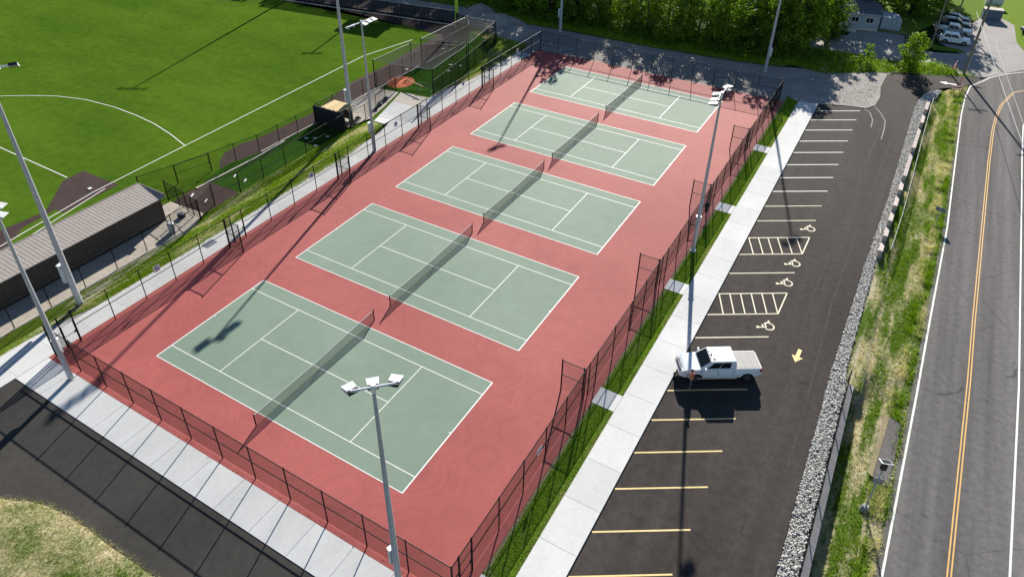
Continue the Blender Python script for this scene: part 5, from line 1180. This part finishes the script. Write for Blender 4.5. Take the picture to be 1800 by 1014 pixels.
for x, y, k, s, p in ((28.5, 103.5, 3, 1.15, 'left of the shaded house, nearer one'), (29.2, 110.5, 4, 1.3, 'left of the shaded house, farther one'), (32.2, 105.6, 1, .8, 'between the back lane and the shaded house'), (27.6, 99.8, 0, 1.05, 'standing between the weedy bank and the back lane'), (30.5, 125, 2, 1.45, 'behind the shaded house, left one'),
                      (35.0, 125.5, 0, 1.35, 'behind the shaded house, middle one'), (42.0, 127.5, 2, 1.3, 'behind the shaded yard right of the house'), (44.0, 133, 0, 1.5, 'beyond the parked cars'), (41, 138, 0, 1.7, 'far behind the shaded house'), (46.3, 141, 2, .95, 'out of view beyond the parked cars, shading the yard'), (33, 136, 1, 1.6, 'far left behind the shaded house')):
    plant(k, x, y, s, p)
# young trees on the weedy bank
t = make_tree(31, 5.8, 1.9, 'single young light green tree with airy crown standing on the weedy bank by the driveway', name='young_tree', mat='leaf_bright', low=.10, nclump=46, nper=150, size=.27, shape='oval', trunk=.09); t.location = (44.5, 97.2, -.05)
t = make_tree(32, 3.3, 1.15, 'small bushy young tree on the weedy bank left of the taller young tree', name='young_tree', mat='leaf_lime', low=.06, nclump=26, nper=150, size=.24, trunk=.06); t.location = (38.6, 96.0, -.05)
t = make_tree(33, 4.6, 1.0, 'slim dark young tree on the weedy bank between the back lane and gravel', name='young_tree', mat='leaf_deep', low=.10, nclump=28, nper=130, size=.26, shape='cone', trunk=.07); t.location = (32.4, 94.9, -.05)
t = make_tree(34, 3.4, .95, 'thin sapling near the left end of the weedy bank', name='young_tree', mat='leaf_bright', low=.10, nclump=20, nper=60, size=.22, trunk=.05); t.location = (30.0, 93.2, -.05)

# undergrowth: low leafy masses
def shrubs(name, pts, mat, label, nper=70, size=.26, squash=.7):
    rng = np.random.default_rng(len(pts)); V, F = leaf_cloud(rng, [np.array([x, y, r_*.35]) for x, y, r_ in pts], [r_ for *_, r_ in pts], nper, size, squash)
    return quick(name, V, F, mat, kind='stuff', label=label)
def band(poly, n, r0, r1):
    X, Y = scatter(poly, 1.0); 
    while len(X) < n: a, b_ = scatter(poly, 2.0); X = np.concatenate([X, a]); Y = np.concatenate([Y, b_])
    k = RNG.permutation(len(X))[:n]; return [(X[i], Y[i], RNG.uniform(r0, r1)) for i in k]
edge = [(-120, 88.4), (-60, 84.6), (-27, 89.6), (-22, 88.2), (-16, 86.0), (-6.8, 86.4), (8.5, 86.5), (22, 87.8), (28, 89.2), (30, 92), (28, 97), (-120, 100)]
core = [(-100, 91), (-60, 88.5), (-28, 90.5), (-16, 88.2), (-6.8, 88.4), (8.5, 88.4), (22, 89.6), (28, 91.2), (28, 97), (-100, 100)]
shrubs('undergrowth', band([p for p in core if p[0] > -75] + [(-75, 96)], 260, .8, 2.0), 'leaf_deep', 'dark leafy undergrowth along the foot of the wood', 60, .32)
shrubs('undergrowth', band([(-75, 90), (-28, 92), (-16, 90), (22, 91), (28, 94), (28, 99), (-75, 99)], 70, .6, 1.3), 'leaf_bright', 'bright leafy undergrowth among the trunks of the wood', 34, .30)
bank = [(27.70, 90.22), (33.85, 89.44), (38.91, 93.13), (44.10, 96.11), (48.61, 97.61), (50.54, 98.29), (49.95, 101.11), (47.54, 102.36), (41.38, 99.35), (36.36, 99.69), (31.32, 98.93), (27.17, 97.55)]
shrubs('weeds', band(bank, 170, .35, .85), 'leaf_lime', 'sunlit yellow green weeds on the bank beyond the gravel', 130, .18)
shrubs('weeds', band(bank, 60, .35, .8), 'leaf_bright', 'darker green weeds on the bank beyond the gravel', 100, .19)
tufts('long_grass', bank, 22, .34, 'bank_blades', zflat(-.04), 'long grass among the weeds of the bank', wid=.02)
tufts('long_grass', [(47.88, 97.15), (53.49, 99.35), (52.52, 101.91), (50.70, 101.58), (48.43, 100.70)], 60, .18, 'lawn_blades', zflat(-.04), 'short bright grass on the tip of the bank by the utility pole')
tufts('edge_grass', [(-75, 86.2), (-60, 84.4), (-27, 89.4), (-16, 85.4), (-6.8, 85.9), (8.5, 86.0), (22, 87.2), (28, 88.6), (30, 92), (22, 91), (-16, 89), (-27, 92), (-75, 90)], 26, .32, 'lawn_blades', zflat(-.05), 'long dark grass at the foot of the wood', wid=.02)

# ------------------------------------------------------------------ grass
tufts('lawn_grass', [(30.98, -25), (32.66, -25), (32.66, 76.2), (30.98, 77.2)], 210, .075, 'lawn_blades', zflat(-.035), 'mown green grass strip between the court fence and the walk', keep=lambda X, Y: ~(((Y > -3.65) & (Y < -1.85)) | ((Y > 13.0) & (Y < 14.8)) | ((Y > 28.25) & (Y < 29.95)) | ((Y > 43.35) & (Y < 45.15)) | ((Y > 58.75) & (Y < 60.55))))
tufts('dry_edge', [(32.42, -25), (32.72, -25), (32.72, 76.2), (32.42, 76.2)], 260, .06, 'mound_blades', zflat(-.03), 'dry straw coloured edge of the grass strip along the walk', keep=lambda X, Y: (np.sin(Y*.8)+np.sin(Y*2.1+1)+np.sin(Y*.23) > -.9) & ~(((Y > -3.65) & (Y < -1.85)) | ((Y > 13.0) & (Y < 14.8)) | ((Y > 28.25) & (Y < 29.95)) | ((Y > 43.35) & (Y < 45.15)) | ((Y > 58.75) & (Y < 60.55))))
struct(MB().sheet([(30.93, -1.7), (31.16, -1.7), (31.12, 20), (31.2, 40), (31.1, 60), (31.2, 76.5), (30.93, 76.5)], -.028), 'soil_edge', 'straw_turf')
tufts('bank_grass', [(x, y) for x, y in west_poly if y > -20] + [(-12.2, -12), (-10.2, -12)][:0], 150, .15, 'bank_blades', zflat(-.02), 'rough green and straw grass on the bank between walk and bullpen')
tufts('bank_grass', nw_poly, 90, .15, 'bank_blades', zflat(-.014), 'rough sunlit grass between the cages and the gravel')
tufts('verge_grass', verge_poly, 110, .16, 'verge_blades', zverge, 'patchy green and straw grass on the verge beside the road', keep=lambda X, Y: (Y > -4) & (X > 47.05+.0*Y) & ~((X > 49.15) & (X < 50.7) & (Y > 16.8) & (Y < 22.8)))
tufts('verge_weeds', [(50.1, -5), (50.6, 9.6), (51.0, 25.6), (51.3, 36), (51.75, 52.3), (51.85, 83.7), (52.2, 91), (50.6, 91.5), (50.5, 60), (50.1, 30), (49.6, 22.8), (49.5, 0)], 60, .42, 'verge_blades', zverge, 'taller green weeds along the edge of the road', keep=lambda X, Y: ~((X > 49.3) & (X < 50.6) & (Y > 16.8) & (Y < 22.6)) & (np.sin(Y*.9+X)+np.sin(Y*2.3) > -.5), wid=.02, spread=.12)
tufts('mound_grass', [(-6, -13.6)]+mound_poly[2:10]+[(17.5, -14), (14, -20), (-4, -20)], 190, .12, 'mound_blades', zmound, 'dry straw coloured grass with green patches on the low mound')
tufts('far_grass', [(59.8, 80), (60.9, 87), (64.6, 92.9), (68, 95), (68, 13.4), (58.35, 13.4), (59.05, 31), (59.75, 64)], 40, .2, 'verge_blades', zflat(-.04), 'grass on the far side of the road')

# ------------------------------------------------------------------ rocks between the lot and the walls
rp = [(45.62, -20), (45.6, 6.5), (45.5, 26), (45.76, 40), (46.3, 56), (46.62, 82), (46.95, 86.3), (47.7, 89.2), (48.9, 91.0), (49.4, 91.0), (48.9, 87.5), (48.3, 86), (47.85, 80.6), (47.15, 60), (46.85, 50), (46.6, 43), (46.45, 26), (46.72, 24.8), (46.72, -20)]
def rocks(name, poly, dens, r0, r1, mat, label, zf=None):
    X, Y = scatter(poly, dens); n = len(X); a = RNG.uniform(0, 6.28, n); r_ = RNG.uniform(r0, r1, n)*RNG.uniform(.7, 1.2, n)
    base = np.array([(-1, -.7, 0), (.9, -.8, 0), (1, .7, 0), (-.8, .85, 0), (-.7, -.45, 1), (.55, -.6, .85), (.65, .5, 1.05), (-.5, .6, .8)])
    P = base[None]*np.array([1, 1, 1])*r_[:, None, None]*RNG.uniform(.75, 1.25, (n, 8, 3)); P[..., 1] *= RNG.uniform(.6, 1, n)[:, None]; P[..., 2] *= RNG.uniform(.7, 1.2, n)[:, None]
    tx = RNG.normal(0, .5, n)[:, None]; x, y, z = P[..., 0], P[..., 1], P[..., 2]; y, z = y*np.cos(tx)-z*np.sin(tx), y*np.sin(tx)+z*np.cos(tx); c, s = np.cos(a)[:, None], np.sin(a)[:, None]
    Z = (zf(X, Y) if zf else np.full(n, -.12))+RNG.uniform(-.03, .05, n)
    V = np.stack([X[:, None]+x*c-y*s, Y[:, None]+x*s+y*c, Z[:, None]+z], -1).reshape(-1, 3)
    f = np.array([(0, 1, 5, 4), (1, 2, 6, 5), (2, 3, 7, 6), (3, 0, 4, 7), (4, 5, 6, 7)]); F = (f[None]+8*np.arange(n)[:, None, None]).reshape(-1, 4)
    return quick(name, V, F, mat, kind='stuff', label=label)
rz_ = lambda X, Y: -.12+.12*np.clip((X-45.6)/1.0, 0, 1)
struct(MB().sheet(rp, -.118), 'rock_bed', 'gravel')
rocks('white_rocks', rp, 150, .038, .082, 'limestone', 'band of broken pale rocks along the edge of the parking lot', rz_)
rocks('stray_pebbles', [(50.1, 0), (50.6, 9.6), (51.1, 25.6), (51.4, 36), (51.85, 52.3), (51.95, 83.7), (51.75, 83.7), (51.6, 52.3), (51.1, 36), (50.8, 25.6), (50.2, 9.6)], 22, .02, .05, 'limestone', 'small pebbles along the road edge', lambda X, Y: zverge(X, Y)+.0)
rocks('lane_pebbles', [(-20, 76.8), (31, 75.6), (41, 80), (41.6, 90), (30, 88), (-6, 85.2), (-18, 84)], 14, .02, .05, 'gravel', 'loose stones on the gravel lane', zflat(-.07))
# small debris where the court paint meets the walk, as the fence line shows it
rocks('grit', [(-6.5, -4.34), (30.8, -4.34), (30.8, -4.02), (-6.5, -4.02)], 9, .015, .04, 'orange_mound', 'crumbs of red court material along the near fence', zflat(.0))
